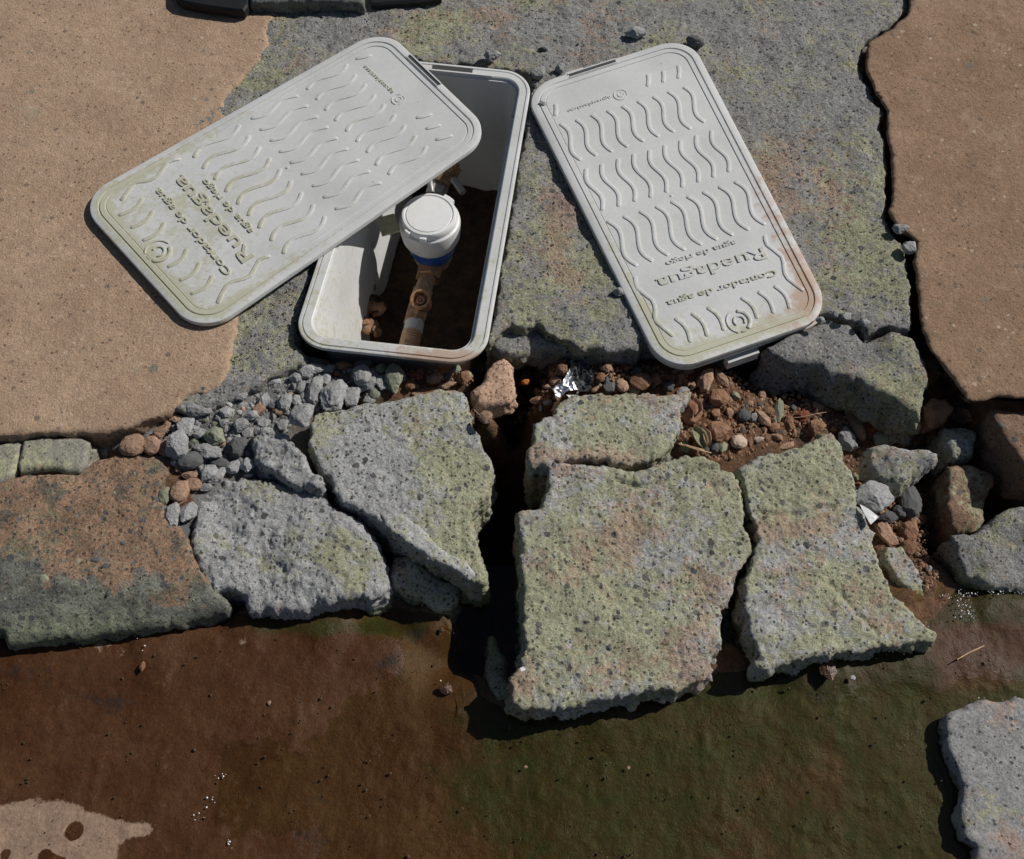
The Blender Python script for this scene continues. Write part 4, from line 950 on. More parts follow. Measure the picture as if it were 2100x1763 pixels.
M['tagp'] = plain('pale yellow plastic tag', (0.60, 0.58, 0.38), .5, var=.2, scale=120)
def lathe(name, prof, p0, axis, parent, mat, seg=40, hexa=False, smoothf=True, cap=True):
    p0 = np.array(p0, float); ax = np.array(axis, float); ax /= np.linalg.norm(ax)
    t = np.array([0, 0, 1.0]) if abs(ax[2]) < .9 else np.array([0, 1.0, 0]); e1 = np.cross(t, ax); e1 /= np.linalg.norm(e1); e2 = np.cross(ax, e1)
    if hexa: seg = 6
    V = []; F = []
    for (s, r) in prof:
        for i in range(seg):
            a = 2 * math.pi * (i + .25) / seg; V.append(p0 + ax * s + (e1 * math.cos(a) + e2 * math.sin(a)) * r)
    for k in range(len(prof) - 1):
        for i in range(seg): j = (i + 1) % seg; F.append((k * seg + i, k * seg + j, (k + 1) * seg + j, (k + 1) * seg + i))
    if cap: F += [tuple(reversed(range(seg))), tuple((len(prof) - 1) * seg + i for i in range(seg))]
    return mk(name, V, F, mat, parent, smoothf and not hexa, sharp=32)
capz = -.018; cc = W(880, 441, capz)
meter = empty('water_meter', (cc[0], cc[1], -.15), 'water meter with a white cap and blue collar on brass pipework', 'water meter')
s_ = ppm(cc); rc = 55.0 / s_
X = lambda z: (cc[0], cc[1], z)
lathe('register_cap', [(-.0085, rc * 1.02), (-.003, rc * 1.035), (0, rc * 1.0), (.0016, rc * .975), (.0020, rc * .90), (.0006, rc * .885), (.0004, rc * .84), (.0018, rc * .825), (.0022, rc * .5), (.0022, .001)], X(capz), (0, 0, 1), meter, M['cap'], 64)
capo = bpy.data.objects['register_cap']
lathe('register_housing', [(-.052, rc * .78), (-.048, rc * .96), (-.040, rc * 1.08), (-.028, rc * 1.12), (-.014, rc * 1.13), (-.0100, rc * 1.11), (-.0088, rc * 1.07), (-.0080, rc * 1.0), (-.0088, .002)], X(capz), (0, 0, 1), meter, M['house'], 64)
lathe('blue_collar', [(-.086, rc * .45), (-.078, rc * .74), (-.062, rc * .90), (-.054, rc * .88), (-.052, rc * .6)], X(capz), (0, 0, 1), meter, M['blue'], 48)
# hinge lugs and latch on the cap
def block(name, c, dx, dy, dz, ang, parent, mat):
    ca, sa = math.cos(ang), math.sin(ang); V = []
    for z in (-1, 1):
        for x, y in ((-1, -1), (1, -1), (1, 1), (-1, 1)):
            V.append((c[0] + dx * x * ca - dy * y * sa, c[1] + dx * x * sa + dy * y * ca, c[2] + dz * z))
    F = [(3, 2, 1, 0), (4, 5, 6, 7), (0, 1, 5, 4), (1, 2, 6, 5), (2, 3, 7, 6), (3, 0, 4, 7)]
    o = mk(name, V, F, mat, parent, False)
    mod = o.modifiers.new('bevel', 'BEVEL'); mod.width = min(dx, dy, dz) * .35; mod.segments = 2; return o
for ang, nm, dz in ((-2.35, 'cap_latch', -.004), (-1.75, 'cap_latch', -.005), (0.75, 'cap_hinge', -.003), (0.95, 'cap_hinge', -.003)):
    block(nm, (cc[0] + math.cos(ang) * rc * 1.06, cc[1] + math.sin(ang) * rc * 1.06, capz + dz), .0022, .0045, .0035, ang, capo, M['cap'])
zp = -.105
def pz(a, b, z=zp): return np.array(W(a, b, z))
def pipe(name, A, B, rad, mat, steps=None, hexa=False, prof=None):
    d = B - A; L = np.linalg.norm(d)
    pr = prof(L) if prof else [(0, rad * .9), (.0008, rad), (L - .0008, rad), (L, rad * .9)]
    return lathe(name, pr, A, d, meter, mat, 28, hexa)
ctr = np.array(X(capz - .085))
lathe('meter_body', [(-.018, .010), (-.012, rc * .62), (.0, rc * .74), (.014, rc * .72)], ctr, (0, 0, 1), meter, M['brassdull'], 40)
pipe('meter_outlet', pz(886, 540), pz(880, 566), .0115, M['brassdull'])
pipe('union_nut', pz(884, 541), pz(877, 572), .0178, M['brass'], hexa=True)
pipe('pipe', pz(879, 566), pz(866, 600), .0115, M['brassdull'])
vc = pz(862, 614, zp + .024)
pipe('valve_body', pz(868, 596), pz(852, 652), .0135, M['brassdull'])
lathe('valve_lock_ring', [(-.022, .0118), (.0, .0138), (.002, .0134), (.002, .0104), (-.008, .0098), (-.008, .001)], vc, (-.12, -.30, 1), meter, M['brass'], 32)
lathe('valve_lock_core', [(-.009, .0060), (.0, .0055), (.0008, .0042), (-.0015, .0034), (-.0015, .0016), (.0012, .0014), (.0012, .0003)], vc - np.array([0, 0, .002]), (-.12, -.30, 1), meter, M['brassdull'], 24)
pipe('hex_nut', pz(856, 640), pz(848, 664), .0150, M['brass'], hexa=True)
pipe('sealing_tape', pz(851, 660), pz(846, 684), .0128, M['ptfe'])
def thr(L):
    pr = [(0, .0120)]; n = 9
    for i in range(n): pr += [(L * (i + .15) / n, .0122), (L * (i + .5) / n, .0136), (L * (i + .85) / n, .0122)]
    return pr + [(L, .012)]
pipe('threaded_nipple', pz(846, 682), pz(834, 728), .0128, M['brassdull'], prof=thr)
pipe('pipe', pz(836, 720), pz(828, 752), .0118, M['brassdull'])
pipe('inlet_nut', pz(893, 402), pz(903, 372), .0150, M['steel'], hexa=True)
pipe('inlet_elbow', pz(902, 376, -.10), pz(925, 330, -.085), .0150, M['brass'])
pipe('inlet_elbow_nut', pz(915, 352, -.092), pz(925, 335, -.085), .0185, M['brass'], hexa=True)
pipe('valve_lever', pz(930, 368, -.082), pz(950, 396, -.085), .0052, M['steel'])
pipe('clamp', pz(882, 372, -.085), pz(886, 396, -.09), .0040, M['steel'])
t_ = pz(796, 462, -.055)
o = block('seal_tag', t_, .013, .016, .0012, .35, None, M['tagp']); tag(o, 'pale yellowish plastic tag beside the meter against the left box wall', 'tag')

# ------------------------------------------------------------------ rubble, stone by stone
N_ST = [0]; REFS = []
def stone_at(cx, cy, rx, ry, rot, mat, label, kind='a', z=None, hf=None, name='stone', cat='stone', group='loose stones of the rubble', tilt=0.0, sink=0.25):
    """an individual stone: centre, half sizes in photograph pixels, turn in degrees"""
    zz = -0.02 if z is None else z
    if z is None:
        for _ in range(12):
            p = W(cx, cy, zz); zz = 0.5 * zz + 0.5 * (Hs(p[0], p[1]) + 0.002)
    p = W(cx, cy, zz); s_ = ppm(p); a, b = rx / s_, ry / s_ / 0.95
    h = (hf or 0.62) * min(a, b); i = N_ST[0]; N_ST[0] += 1
    o = bpy.data.objects.new(name, shape(kind, i * 7 + 3, M[mat])); COL.objects.link(o)
    p = W(cx, cy, zz + h * (1 - sink)); o.location = p; o.scale = (a * 1.04, b * 1.04, h / 0.7)
    rs = random.Random(i); o.rotation_euler = (R(tilt) * rs.uniform(-1, 1), R(tilt) * rs.uniform(-1, 1), -R(rot))
    REFS.append((cx, cy, label)); return tag(o, label, cat, group)
zb = lambda x, y: (328.1 + .1706 * x, 738.3 + .1706 * y)
p3 = lambda x, y: (.3722 * x, 710.9 + .3722 * y)
p4 = lambda x, y: (546.9 + .3257 * x, 683.6 + .3257 * y)
z8 = lambda x, y: (1285.1 + .1953 * x, 710.9 + .1953 * y)
p6 = lambda x, y: (1443.7 + .3412 * x, 628.9 + .3412 * y)
def put(tr, k, L):
    for (x, y, rx, ry, rot, mat, kind, label, *z) in L:
        cx, cy = tr(x, y); stone_at(cx, cy, rx * k * 1.12, ry * k * 1.12, rot, mat, label, kind, z[0] if z else None, tilt=8, sink=.12)
put(zb, .1706, [
    (430, 600, 175, 100, 18, 'grey', 'a', 'broad flat grey stone against the lower right corner of the left paving slab'),
    (315, 800, 92, 105, 0, 'grey', 'a', 'squat grey stone just below the broad flat one at the paving corner'),
    (215, 1020, 135, 150, -25, 'grey', 'a', 'wide grey stone between the tan pebbles and the dark oval stone'),
    (580, 1100, 165, 90, 22, 'grey', 'a', 'long grey stone lying between two dark stones in the left rubble'),
    (475, 880, 80, 65, 10, 'grey', 'a', 'small grey stone in the middle of the left rubble'),
    (660, 900, 115, 110, 0, 'olive', 'a', 'grey-green stone in the middle of the left rubble'),
    (965, 790, 92, 85, 0, 'grey', 'a', 'crusty grey stone above the blackish stone by the slim chunk'),
    (1060, 880, 65, 60, 0, 'grey', 'a', 'small crusty stone touching the head of the slim chunk'),
    (930, 1045, 112, 112, 0, 'dark', 'a', 'blackish smooth stone left of the slim rounded chunk'),
    (365, 1215, 135, 92, -8, 'dark', 'r', 'dark grey oval stone above the tan pebbles of the left kerb'),
    (715, 1235, 92, 52, 5, 'dark', 'r', 'small very dark stone above the lumpy block'),
    (185, 1225, 50, 50, 0, 'grey', 'a', 'little grey stone left of the dark grey oval stone'),
    (575, 1370, 95, 110, 20, 'grey', 'a', 'grey stone right of the brown kerb hollow, above the lumpy block'),
    (740, 1360, 50, 82, 10, 'grey', 'a', 'narrow grey stone standing above the lumpy block'),
    (880, 1290, 88, 70, -15, 'grey', 'a', 'pale grey stone beside the small very dark stone'),
    (1050, 1275, 95, 82, 0, 'grey', 'a', 'triangular grey stone at the foot of the slim chunk'),
    (1062, 1390, 50, 22, 0, 'white', 'r', 'tiny whitish oval pebble on the lumpy block'),
    (560, 1530, 72, 45, -25, 'grey', 'a', 'small stone at the upper left corner of the lumpy block'),
    (1705, 680, 165, 145, -35, 'grey', 'a', 'big pale grey stone between the slim chunk and the triangular slab', .010),
    (1480, 785, 62, 62, 0, 'grey', 'a', 'small stone at the left foot of the big pale grey stone'),
    (1860, 350, 88, 155, 8, 'grey', 'a', 'upright egg-shaped grey stone left of the triangular slab top'),
    (1995, 235, 42, 62, 0, 'grey', 'a', 'small pale stone beside the upright egg-shaped stone'),
    (1690, 320, 52, 80, 10, 'grey', 'a', 'small upright stone left of the egg-shaped stone'),
    (1635, 215, 72, 66, 0, 'grey', 'a', 'grey stone under the lower left corner of the open box'),
    (1850, 120, 112, 72, 5, 'grey', 'a', 'grey stone close to the box rim in the left rubble'),
    (2040, 110, 55, 50, 0, 'grey', 'a', 'small stone in the shade of the box rim'),
    (1500, 510, 88, 95, 0, 'grey', 'a', 'grey stone left of the big pale grey stone'),
    (1630, 490, 65, 62, 0, 'grey', 'a', 'round grey stone above the big pale grey stone'),
    (930, 410, 120, 82, 22, 'grey', 'a', 'slanted grey stone at the end of the concrete bed'),
    (675, 330, 62, 55, 0, 'olive', 'a', 'greenish stone at the edge of the left paving slab'),
    (1350, 555, 42, 36, 0, 'dark', 'r', 'small wet dark pebble in the left rubble'),
    (1190, 590, 80, 60, -40, 'tanst', 'a', 'rusty tan chip of earth in the left rubble'),
    (1430, 620, 80, 45, 10, 'tanst', 'a', 'second rusty tan chip right of the wet dark pebble'),
    (240, 1580, 95, 115, 15, 'tanst', 'r', 'largest tan pebble in the hollow beside the left kerb'),
    (395, 1500, 92, 68, -10, 'tanst', 'r', 'middle one of the tan pebbles beside the left kerb'),
    (370, 1385, 95, 52, 0, 'tanst', 'a', 'tan pebble just below the dark grey oval stone'),
    (60, 1625, 62, 95, 0, 'olive', 'r', 'grey-green pebble left of the largest tan pebble'),
    (255, 1690, 75, 42, -30, 'brown', 'a', 'brown pebble under the largest tan pebble'),
    (50, 1060, 62, 92, -20, 'tanst', 'a', 'tan pebble at the right end of the row below the left paving slab'),
    (190, 715, 66, 45, 0, 'tanst', 'a', 'little tan pebble at the corner of the left paving slab'),
    (800, 620, 90, 70, 30, 'grey', 'a', 'grey stone half buried near the centre of the left rubble'),
    (1100, 660, 85, 60, -10, 'grey', 'a', 'flat stone left of the rusty tan chip'),
    (760, 760, 60, 50, 0, 'grey', 'a', 'small stone above the grey-green one in the left rubble'),
    (1250, 760, 75, 55, 15, 'grey', 'a', 'grey stone above the slim rounded chunk'),
])
put(p3, .3722, [
    (572, 558, 76, 48, -8, 'grey', 'a', 'grey stone right of the mortar strip below the left paving slab'),
    (732, 545, 60, 54, 0, 'tanst', 'r', 'squarish tan pebble, first of the row below the left paving slab'),
    (836, 545, 46, 42, 25, 'tanst', 'r', 'second tan pebble of the row below the left paving slab'),
    (902, 556, 32, 42, -15, 'tanst', 'a', 'narrow third tan pebble of the row below the left paving slab'),
    (885, 472, 52, 30, -25, 'tanst', 'a', 'tan fragment pressed against the edge of the left paving slab'),
    (700, 448, 62, 22, -8, 'tanst', 'a', 'thin tan flake on the edge of the left paving slab'),
    (950, 932, 46, 60, -15, 'grey', 'a', 'grey stone between the left kerb and the lumpy block'),
    (1032, 918, 44, 56, 20, 'grey', 'a', 'grey stone leaning against the upper left side of the lumpy block'),
    (905, 825, 32, 42, 0, 'olive', 'r', 'small greenish pebble beside the tan pebbles of the kerb'),
    (990, 1030, 46, 50, 0, 'dark', 'r', 'dark stone sunk between the left kerb and the lumpy block'),
])
put(p4, .3257, [
    (800, 290, 62, 92, -12, 'olive', 'a', 'lichen-covered stone below the middle of the box rim'),
    (722, 312, 32, 50, -20, 'grey', 'a', 'slim stone left of the lichen-covered one'),
    (650, 320, 42, 42, 0, 'grey', 'a', 'pale little stone in the rubble above the triangular slab'),
    (720, 222, 32, 30, 0, 'olive', 'r', 'greenish pebble under the box rim'),
    (590, 262, 58, 70, -20, 'grey', 'a', 'grey stone right of the small rust-coloured pebble'),
    (430, 380, 76, 112, 22, 'grey', 'a', 'large egg-shaped grey stone above the left corner of the triangular slab'),
    (436, 256, 14, 16, 0, 'orange', 'r', 'small rust-coloured round pebble near the box corner'),
    (540, 400, 50, 60, 0, 'grey', 'a', 'grey stone right of the large egg-shaped one'),
    (250, 240, 62, 42, 0, 'grey', 'a', 'grey stone just outside the box corner'),
    (375, 290, 26, 34, 0, 'white', 'r', 'pale pebble above the large egg-shaped stone'),
    (640, 420, 40, 34, 0, 'grey', 'a', 'stone at the upper edge of the triangular slab'),
    (680, 380, 30, 36, 0, 'olive', 'r', 'olive pebble at the upper edge of the triangular slab'),
    (480, 205, 55, 30, 10, 'brown', 'a', 'brownish stone in the shade beneath the box'),
    (610, 200, 50, 32, 0, 'dark', 'a', 'dark stone in the shade beneath the box'),
    (1060, 285, 48, 30, -10, 'tanst', 'a', 'flat tan stone under the right part of the box rim'),
    (1240, 290, 44, 44, 0, 'brown', 'a', 'brown stone left of the pink speckled stone'),
    (900, 320, 34, 40, 0, 'brown', 'a', 'brown stone above the middle of the triangular slab'),
    (940, 265, 44, 26, 0, 'red', 'a', 'reddish stone under the box rim'),
    (1130, 330, 60, 24, -12, 'tanst', 'a', 'tan sliver along the top edge of the triangular slab'),
    (1000, 370, 80, 22, -12, 'brown', 'a', 'long brown flake on the top edge of the triangular slab'),
])
put(z7, .1823, [
    (818, 318, 48, 36, 0, 'tanst', 'r', 'small round tan pebble right of the pink speckled stone'),
    (790, 415, 98, 72, -5, 'tanst', 'a', 'tan stone with an orange chip on it, right of the pink stone'),
    (882, 512, 84, 46, -8, 'olive', 'a', 'grey-green stone below the tan one with the orange chip'),
    (792, 615, 66, 52, 15, 'pink', 'a', 'small pink speckled stone below the grey-green one'),
    (640, 690, 66, 62, 0, 'brown', 'r', 'brown stone touching the lower edge of the pink speckled stone'),
    (480, 705, 62, 50, 0, 'brown', 'a', 'brown stone below the left part of the pink speckled stone'),
    (570, 810, 46, 62, 10, 'brown', 'a', 'brown stone at the brink of the black gap'),
    (715, 735, 42, 40, 0, 'tanst', 'r', 'little tan stone at the brink of the black gap'),
    (350, 800, 80, 75, -50, 'tanst', 'a', 'curved tan fragment at the upper right edge of the triangular slab', .002),
    (450, 860, 60, 46, 0, 'brown', 'a', 'brown stone just above the black gap'),
    (310, 860, 60, 60, 0, 'dark', 'a', 'dark stone under the curved tan fragment'),
    (1200, 118, 84, 60, 0, 'tanst', 'r', 'tan stone at the left end of the ledge below the concrete bed'),
    (1370, 105, 150, 42, 4, 'brown', 'a', 'long brown stone on the ledge below the concrete bed'),
    (1732, 250, 62, 58, 0, 'tanst', 'a', 'squarish tan stone right of the silver foil'),
    (1650, 345, 52, 66, 15, 'brown', 'a', 'brown stone below the squarish tan one'),
    (1895, 440, 62, 78, -25, 'tanst', 'r', 'rounded tan stone above the greenish piece'),
    (1600, 480, 66, 30, -35, 'tanst', 'a', 'pale splinter beside the silver foil'),
    (1760, 460, 66, 60, 0, 'dark', 'a', 'dark stone above the greenish broken piece'),
    (1225, 255, 72, 66, -30, 'brown', 'a', 'brown stone above the silver foil'),
    (1055, 265, 84, 76, 0, 'olive', 'a', 'mossy stone left of the silver foil'),
    (1010, 400, 42, 52, 0, 'olive', 'a', 'small mossy stone near the silver foil'),
    (955, 600, 90, 46, -8, 'brown', 'a', 'flat brown stone left of the foil tip'),
    (130, 375, 60, 62, 0, 'brown', 'a', 'brown stone at the box corner, left of the pink stone'),
    (320, 225, 50, 66, 0, 'olive', 'r', 'greenish stone touching the lower right box corner'),
    (760, 185, 90, 36, 0, 'brown', 'a', 'brown stone above the small round tan pebble'),
    (30, 260, 60, 50, 0, 'olive', 'a', 'mossy stone in the shade of the box corner'),
])
put(z8, .1953, [
    (142, 368, 104, 92, 0, 'brown', 'r', 'large rounded brown stone above the greenish broken piece'),
    (310, 335, 50, 66, 0, 'brown', 'a', 'brown stone right of the large rounded brown one'),
    (560, 315, 52, 62, 0, 'brown', 'a', 'brown stone under the near end of the closed box'),
    (650, 250, 62, 42, -20, 'tanst', 'a', 'tan stone under the corner of the closed lid'),
    (835, 350, 76, 118, 8, 'tanst', 'a', 'upright tan stone below the closed box'),
    (1005, 350, 56, 106, -30, 'tanst', 'a', 'slanted pale tan stone beside the upright tan one'),
    (950, 525, 105, 92, 0, 'brown', 'a', 'squarish brown stone below the two tan stones'),
    (672, 695, 102, 118, 0, 'brown', 'r', 'round brown stone like a bowl right of the greenish piece'),
    (955, 890, 122, 112, 0, 'brown', 'a', 'broad flat brown stone beside the dry leaf'),
    (1228, 722, 62, 62, 0, 'dark', 'r', 'dark grey pebble right of the broad brown stone'),
    (1330, 745, 44, 42, 0, 'grey', 'a', 'small grey pebble beside the dark grey pebble'),
    (1450, 770, 52, 92, -30, 'tanst', 'a', 'slanted tan stone right of the small grey pebble'),
    (1540, 850, 62, 46, -30, 'brown', 'a', 'brown stone below the slanted tan one'),
    (1178, 1002, 76, 68, 0, 'pale', 'r', 'pale pinkish round pebble, the brightest in the cavity'),
    (1380, 980, 58, 32, 0, 'pale', 'a', 'pale flat pebble right of the pinkish round one'),
    (1685, 1042, 84, 28, -14, 'tanst', 'a', 'thin tan sliver on the edge of the right-hand slab'),
    (1420, 525, 44, 66, 0, 'tanst', 'a', 'lone tan stone in the deep shade below the grey broken piece'),
    (1600, 680, 52, 130, 10, 'olive', 'a', 'long grey-green stone in the shade'),
    (1480, 680, 62, 46, 0, 'brown', 'a', 'brown stone above the slanted tan one'),
    (1700, 800, 56, 82, 0, 'brown', 'a', 'brown stone right of the long grey-green one'),
    (1990, 860, 88, 92, 0, 'brown', 'a', 'large brown stone above the tip of the right-hand slab'),
    (2010, 630, 60, 36, 35, 'tanst', 'a', 'small tan stone under the broken edge of the grey piece'),
    (1850, 720, 76, 42, 0, 'red', 'a', 'reddish stone in the shade under the grey piece'),
    (1010, 1065, 46, 62, 20, 'olive', 'a', 'greenish stone below the broad flat brown one'),
    (920, 1050, 42, 66, 0, 'dark', 'a', 'dark stone right of the dry leaf'),
    (1580, 950, 62, 36, 20, 'tanst', 'a', 'tan stone near the upper edge of the right-hand slab'),
    (1080, 700, 40, 56, 0, 'tanst', 'a', 'small tan stone left of the dark grey pebble'),
    (940, 700, 46, 46, 0, 'brown', 'a', 'brown pebble between the bowl-like stone and the dark pebble'),
    (450, 420, 56, 50, 0, 'dark', 'a', 'dark stone left of the upright tan one'),
    (600, 470, 66, 42, -20, 'grey', 'a', 'grey stone at the top corner of the greenish broken piece'),
])
put(p6, .3412, [
    (908, 715, 34, 88, -18, 'tanst', 'a', 'long pale tan stone beside the point of the right-hand slab'),
    (1020, 728, 62, 34, 0, 'red', 'r', 'reddish brown stone right of the long pale tan one'),
    (1180, 770, 26, 52, 5, 'pale', 'a', 'narrow pale stone standing upright in the shade'),
    (1072, 800, 48, 40, 20, 'olive', 'a', 'grey-green stone above the flat triangular chunk'),
    (860, 800, 52, 62, -30, 'grey', 'a', 'grey stone behind the point of the right-hand slab'),
    (1020, 1150, 115, 84, 0, 'grey', 'a', 'broad smooth grey stone under the flat triangular chunk', -.048),
    (1225, 1160, 62, 96, 0, 'dark', 'a', 'dark grey stone below the flat triangular chunk'),
    (1310, 1185, 40, 62, -15, 'white', 'a', 'pale grey angular stone beside the dark one'),
    (1355, 1075, 40, 92, 0, 'brown', 'a', 'brown stone beside the edge of the upright brown block'),
    (1100, 1370, 42, 68, -18, 'tanst', 'a', 'tan stone right of the slab edge below the white scrap'),
    (1232, 1360, 54, 62, 0, 'brown', 'a', 'brown stone above the long narrow shard'),
    (1225, 1450, 34, 40, 0, 'brown', 'r', 'small brown stone at the head of the long narrow shard'),
    (1720, 880, 52, 50, 0, 'dark', 'r', 'dark stone right of the grey rounded chunk'),
    (1545, 650, 56, 44, 0, 'tanst', 'a', 'tan stone above the grey rounded chunk'),
    (1425, 680, 28, 24, 0, 'grey', 'a', 'tiny grey stone near the corner of the right paving slab'),
    (1360, 810, 26, 30, 0, 'olive', 'a', 'tiny greenish stone beside the flat triangular chunk'),
    (1180, 1230, 44, 36, 0, 'dark', 'a', 'small dark stone right of the white scrap'),
    (1110, 1270, 52, 34, 0, 'dark', 'a', 'dark stone just below the white scrap'),
    (1150, 1500, 62, 44, 20, 'grey', 'a', 'grey stone in the gutter above the long narrow shard'),
    (700, 80, 26, 24, 0, 'grey', 'a', 'grey stone on the bed by the corner of the closed box', .006),
    (970, 100, 26, 22, 0, 'grey', 'a', 'round grey stone in the crack of the concrete bed', .004),
    (860, 60, 26, 22, 0, 'grey', 'a', 'small grey stone in the crack right of the closed box', .003),
    (790, 45, 22, 20, 0, 'grey', 'a', 'smallest stone in the crack right of the closed box', .002),
])
# a few stones lying on top of the bed
for (cx, cy, rx, ry, rot, mat, label) in ((1304, 68, 22, 12, 10, 'grey', 'light grey stone with a sharp shadow, above the closed box'), (1424, 84, 20, 14, 30, 'dark', 'dark clump above the far end of the closed box'),
        (1113, 101, 10, 5, 0, 'dark', 'tiny dark twig-like stone above the gap between the boxes'), (1008, 115, 18, 14, 0, 'grey', 'grey stone beyond the far edge of the open box'),
        (1105, 150, 16, 12, 0, 'grey', 'grey stone between the far corners of the two boxes'), (1150, 140, 11, 9, 0, 'grey', 'small grey stone left of the slot of the closed lid'),
        (1060, 240, 11, 11, 0, 'grey', 'small stone between the open box and the closed one'), (1110, 215, 12, 10, 0, 'grey', 'stone against the left side of the closed box'),
        (1268, 598, 12, 10, 0, 'grey', 'stone at the near left side of the closed box'), (1845, 470, 18, 12, 0, 'grey', 'stone in the joint of the right paving slab'), (1866, 508, 14, 12, 0, 'grey', 'lower stone in the joint of the right paving slab')):
    stone_at(cx, cy, rx, ry, rot, mat, label, 'a', .003, hf=.9, tilt=10)
stone_at(*z7(812, 400), 9, 6, 0, 'orange', 'bright orange chip lying on the tan stone right of the pink one', 'a', -.020, name='orange_chip', cat='chip', group=None)

# ------------------------------------------------------------------ small gravel
CNAME = {'grey': 'grey', 'olive': 'greenish', 'dark': 'dark', 'tanst': 'tan', 'brown': 'brown', 'red': 'reddish'}
USED = set()
def autolabel(q, r, m):
    col = next((v for k, v in CNAME.items() if M[k] is m), 'grey'); size = 'tiny' if r < 7 else 'small' if r < 10 else 'smallish'
    for ref in sorted(REFS, key=lambda t: (t[0] - q[0]) ** 2 + (t[1] - q[1]) ** 2)[:8]:
        dx, dy = q[0] - ref[0], q[1] - ref[1]
        pos = ('right of' if dx > 0 else 'left of') if abs(dx) > abs(dy) else ('below' if dy > 0 else 'above')
        for nm in ('stone', 'gravel stone', 'loose stone'):
            L = '%s %s %s %s the %s' % (size, col, nm, pos, ref[2])
            if len(L.split()) <= 16 and L not in USED: USED.add(L); return L
    return 'small loose gravel stone in the rubble'
def scatter(region, n, r0, r1, mats, label, group, seed, zoff=0.0, avoid=()):
    rs = np.random.default_rng(seed); P = np.array(region, float); lo, hi = P.min(0), P.max(0); k = 0; t = 0
    while k < n and t < n * 30:
        t += 1; q = rs.uniform(lo, hi)
        if not inpoly(q[None], region)[0]: continue
        r = r0 * (r1 / r0) ** (rs.random() ** 1.7); zz = -.03
        for _ in range(10): p = W(q[0], q[1], zz); zz = .5 * zz + .5 * Hs(p[0], p[1])
        s_ = ppm(p); i = int(rs.integers(1000)); m = M[mats[rs.integers(len(mats))]]
        o = bpy.data.objects.new('gravel_stone', shape('a' if r > 9 else 's', i, m)); COL.objects.link(o); a = r / s_
        o.location = W(q[0], q[1], zz + a * .35 + zoff); o.scale = (a, a * rs.uniform(.6, .95), a * rs.uniform(.6, 1.0)); o.rotation_euler = tuple(rs.uniform(-.4, .4, 2)) + (rs.uniform(0, 6.28),)
        tag(o, autolabel(q, r, m), 'gravel stone', group); k += 1
LEFT = [(345, 860), (400, 850), (600, 760), (690, 752), (850, 780), (720, 825), (630, 850), (590, 890), (530, 868), (512, 930), (470, 975), (395, 1000), (360, 960), (340, 910)]
MID = [(690, 752), (930, 765), (1000, 745), (1110, 735), (1300, 735), (1420, 790), (1330, 800), (1180, 805), (1100, 850), (1010, 900), (975, 860), (950, 795), (860, 800)]
RIGHT = [(1340, 770), (1500, 750), (1600, 790), (1740, 840), (1850, 880), (1900, 930), (1700, 880), (1560, 925), (1490, 950), (1390, 925), (1400, 840), (1430, 800)]
FAR = [(1720, 900), (1780, 920), (1800, 980), (1850, 1010), (1925, 960), (1935, 1060), (1900, 1130), (1930, 1180), (1900, 1210), (1850, 1110), (1800, 1120), (1765, 1030)]
scatter(LEFT, 84, 7, 19, ['grey', 'grey', 'grey', 'olive', 'grey', 'tanst'], 'small grey stone in the crumbled concrete left of the triangular slab', 'gravel of the left rubble', 1)
scatter(MID, 84, 6, 16, ['brown', 'brown', 'tanst', 'olive', 'dark', 'grey'], 'small earthy stone in the strip of rubble below the open meter box', 'gravel below the open box', 2)
scatter(RIGHT, 88, 6, 15, ['brown', 'brown', 'tanst', 'olive', 'dark', 'red'], 'small earthy stone in the cavity below the closed meter box', 'gravel below the closed box', 3)
scatter(FAR, 34, 5, 12, ['brown', 'dark', 'olive', 'grey', 'tanst'], 'small stone in the hollow right of the right-hand slab', 'gravel right of the right-hand slab', 4)
def grit(name, regions, n, r0, r1, mat, seed, zf=None, label=None):
    """grains far too many to count, one mesh"""
    rs = np.random.default_rng(seed); bm = bmesh.new(); bmesh.ops.create_icosphere(bm, subdivisions=1, radius=1)
    U = np.array([tuple(v.co) for v in bm.verts]); FF = np.array([[v.index for v in f.verts] for f in bm.faces]); bm.free()
    V = []; F = []; reg = [(np.array(r, float), r, wgt) for r, wgt in regions]
    for P, r, wgt in reg:
        lo, hi = P.min(0), P.max(0); Q = rs.uniform(lo, hi, (int(n * wgt * 3), 2)); Q = Q[inpoly(Q, r)][:int(n * wgt)]
        for q in Q:
            zz = -.03
            p = W(q[0], q[1], zz)
            for _ in range(4): zz = .4 * zz + .6 * (Hs(p[0], p[1]) if zf is None else zf); p = W(q[0], q[1], zz)
            a = r0 * (r1 / r0) ** (rs.random() ** 2); S = U * rs.uniform(.55, 1.1, 3) * a * (1 + rs.uniform(-.2, .2, (len(U), 1)))
            th = rs.uniform(0, 6.28); S = S @ np.array([[math.cos(th), -math.sin(th), 0], [math.sin(th), math.cos(th), 0], [0, 0, 1]])
            F.append(FF + len(V) * len(U)); V.append(S + p + [0, 0, a * .3])
    o = mk(name, np.vstack(V), np.vstack(F), mat, smoothf=False); return tag(o, label, 'grit', kind='stuff')
M['grit1'] = stone('grey grit', (0.30, 0.30, 0.29), (0.20, 0.20, 0.19)); M['grit2'] = stone('brown grit', (0.20, 0.10, 0.055), (0.34, 0.22, 0.14))
grit('grit', [(LEFT, 1.0)], 2200, .0010, .0038, M['grit1'], 11, label='fine grey grit between the stones of the left rubble')
grit('grit', [(LEFT, 1.0)], 420, .0028, .0058, M['grit1'], 15, label='coarse grey crumbs of concrete filling the left rubble')
grit('grit', [(MID, .5), (RIGHT, .8), (FAR, .3)], 380, .0026, .0052, M['grit2'], 16, label='coarse brown crumbs filling the cavity below the boxes')
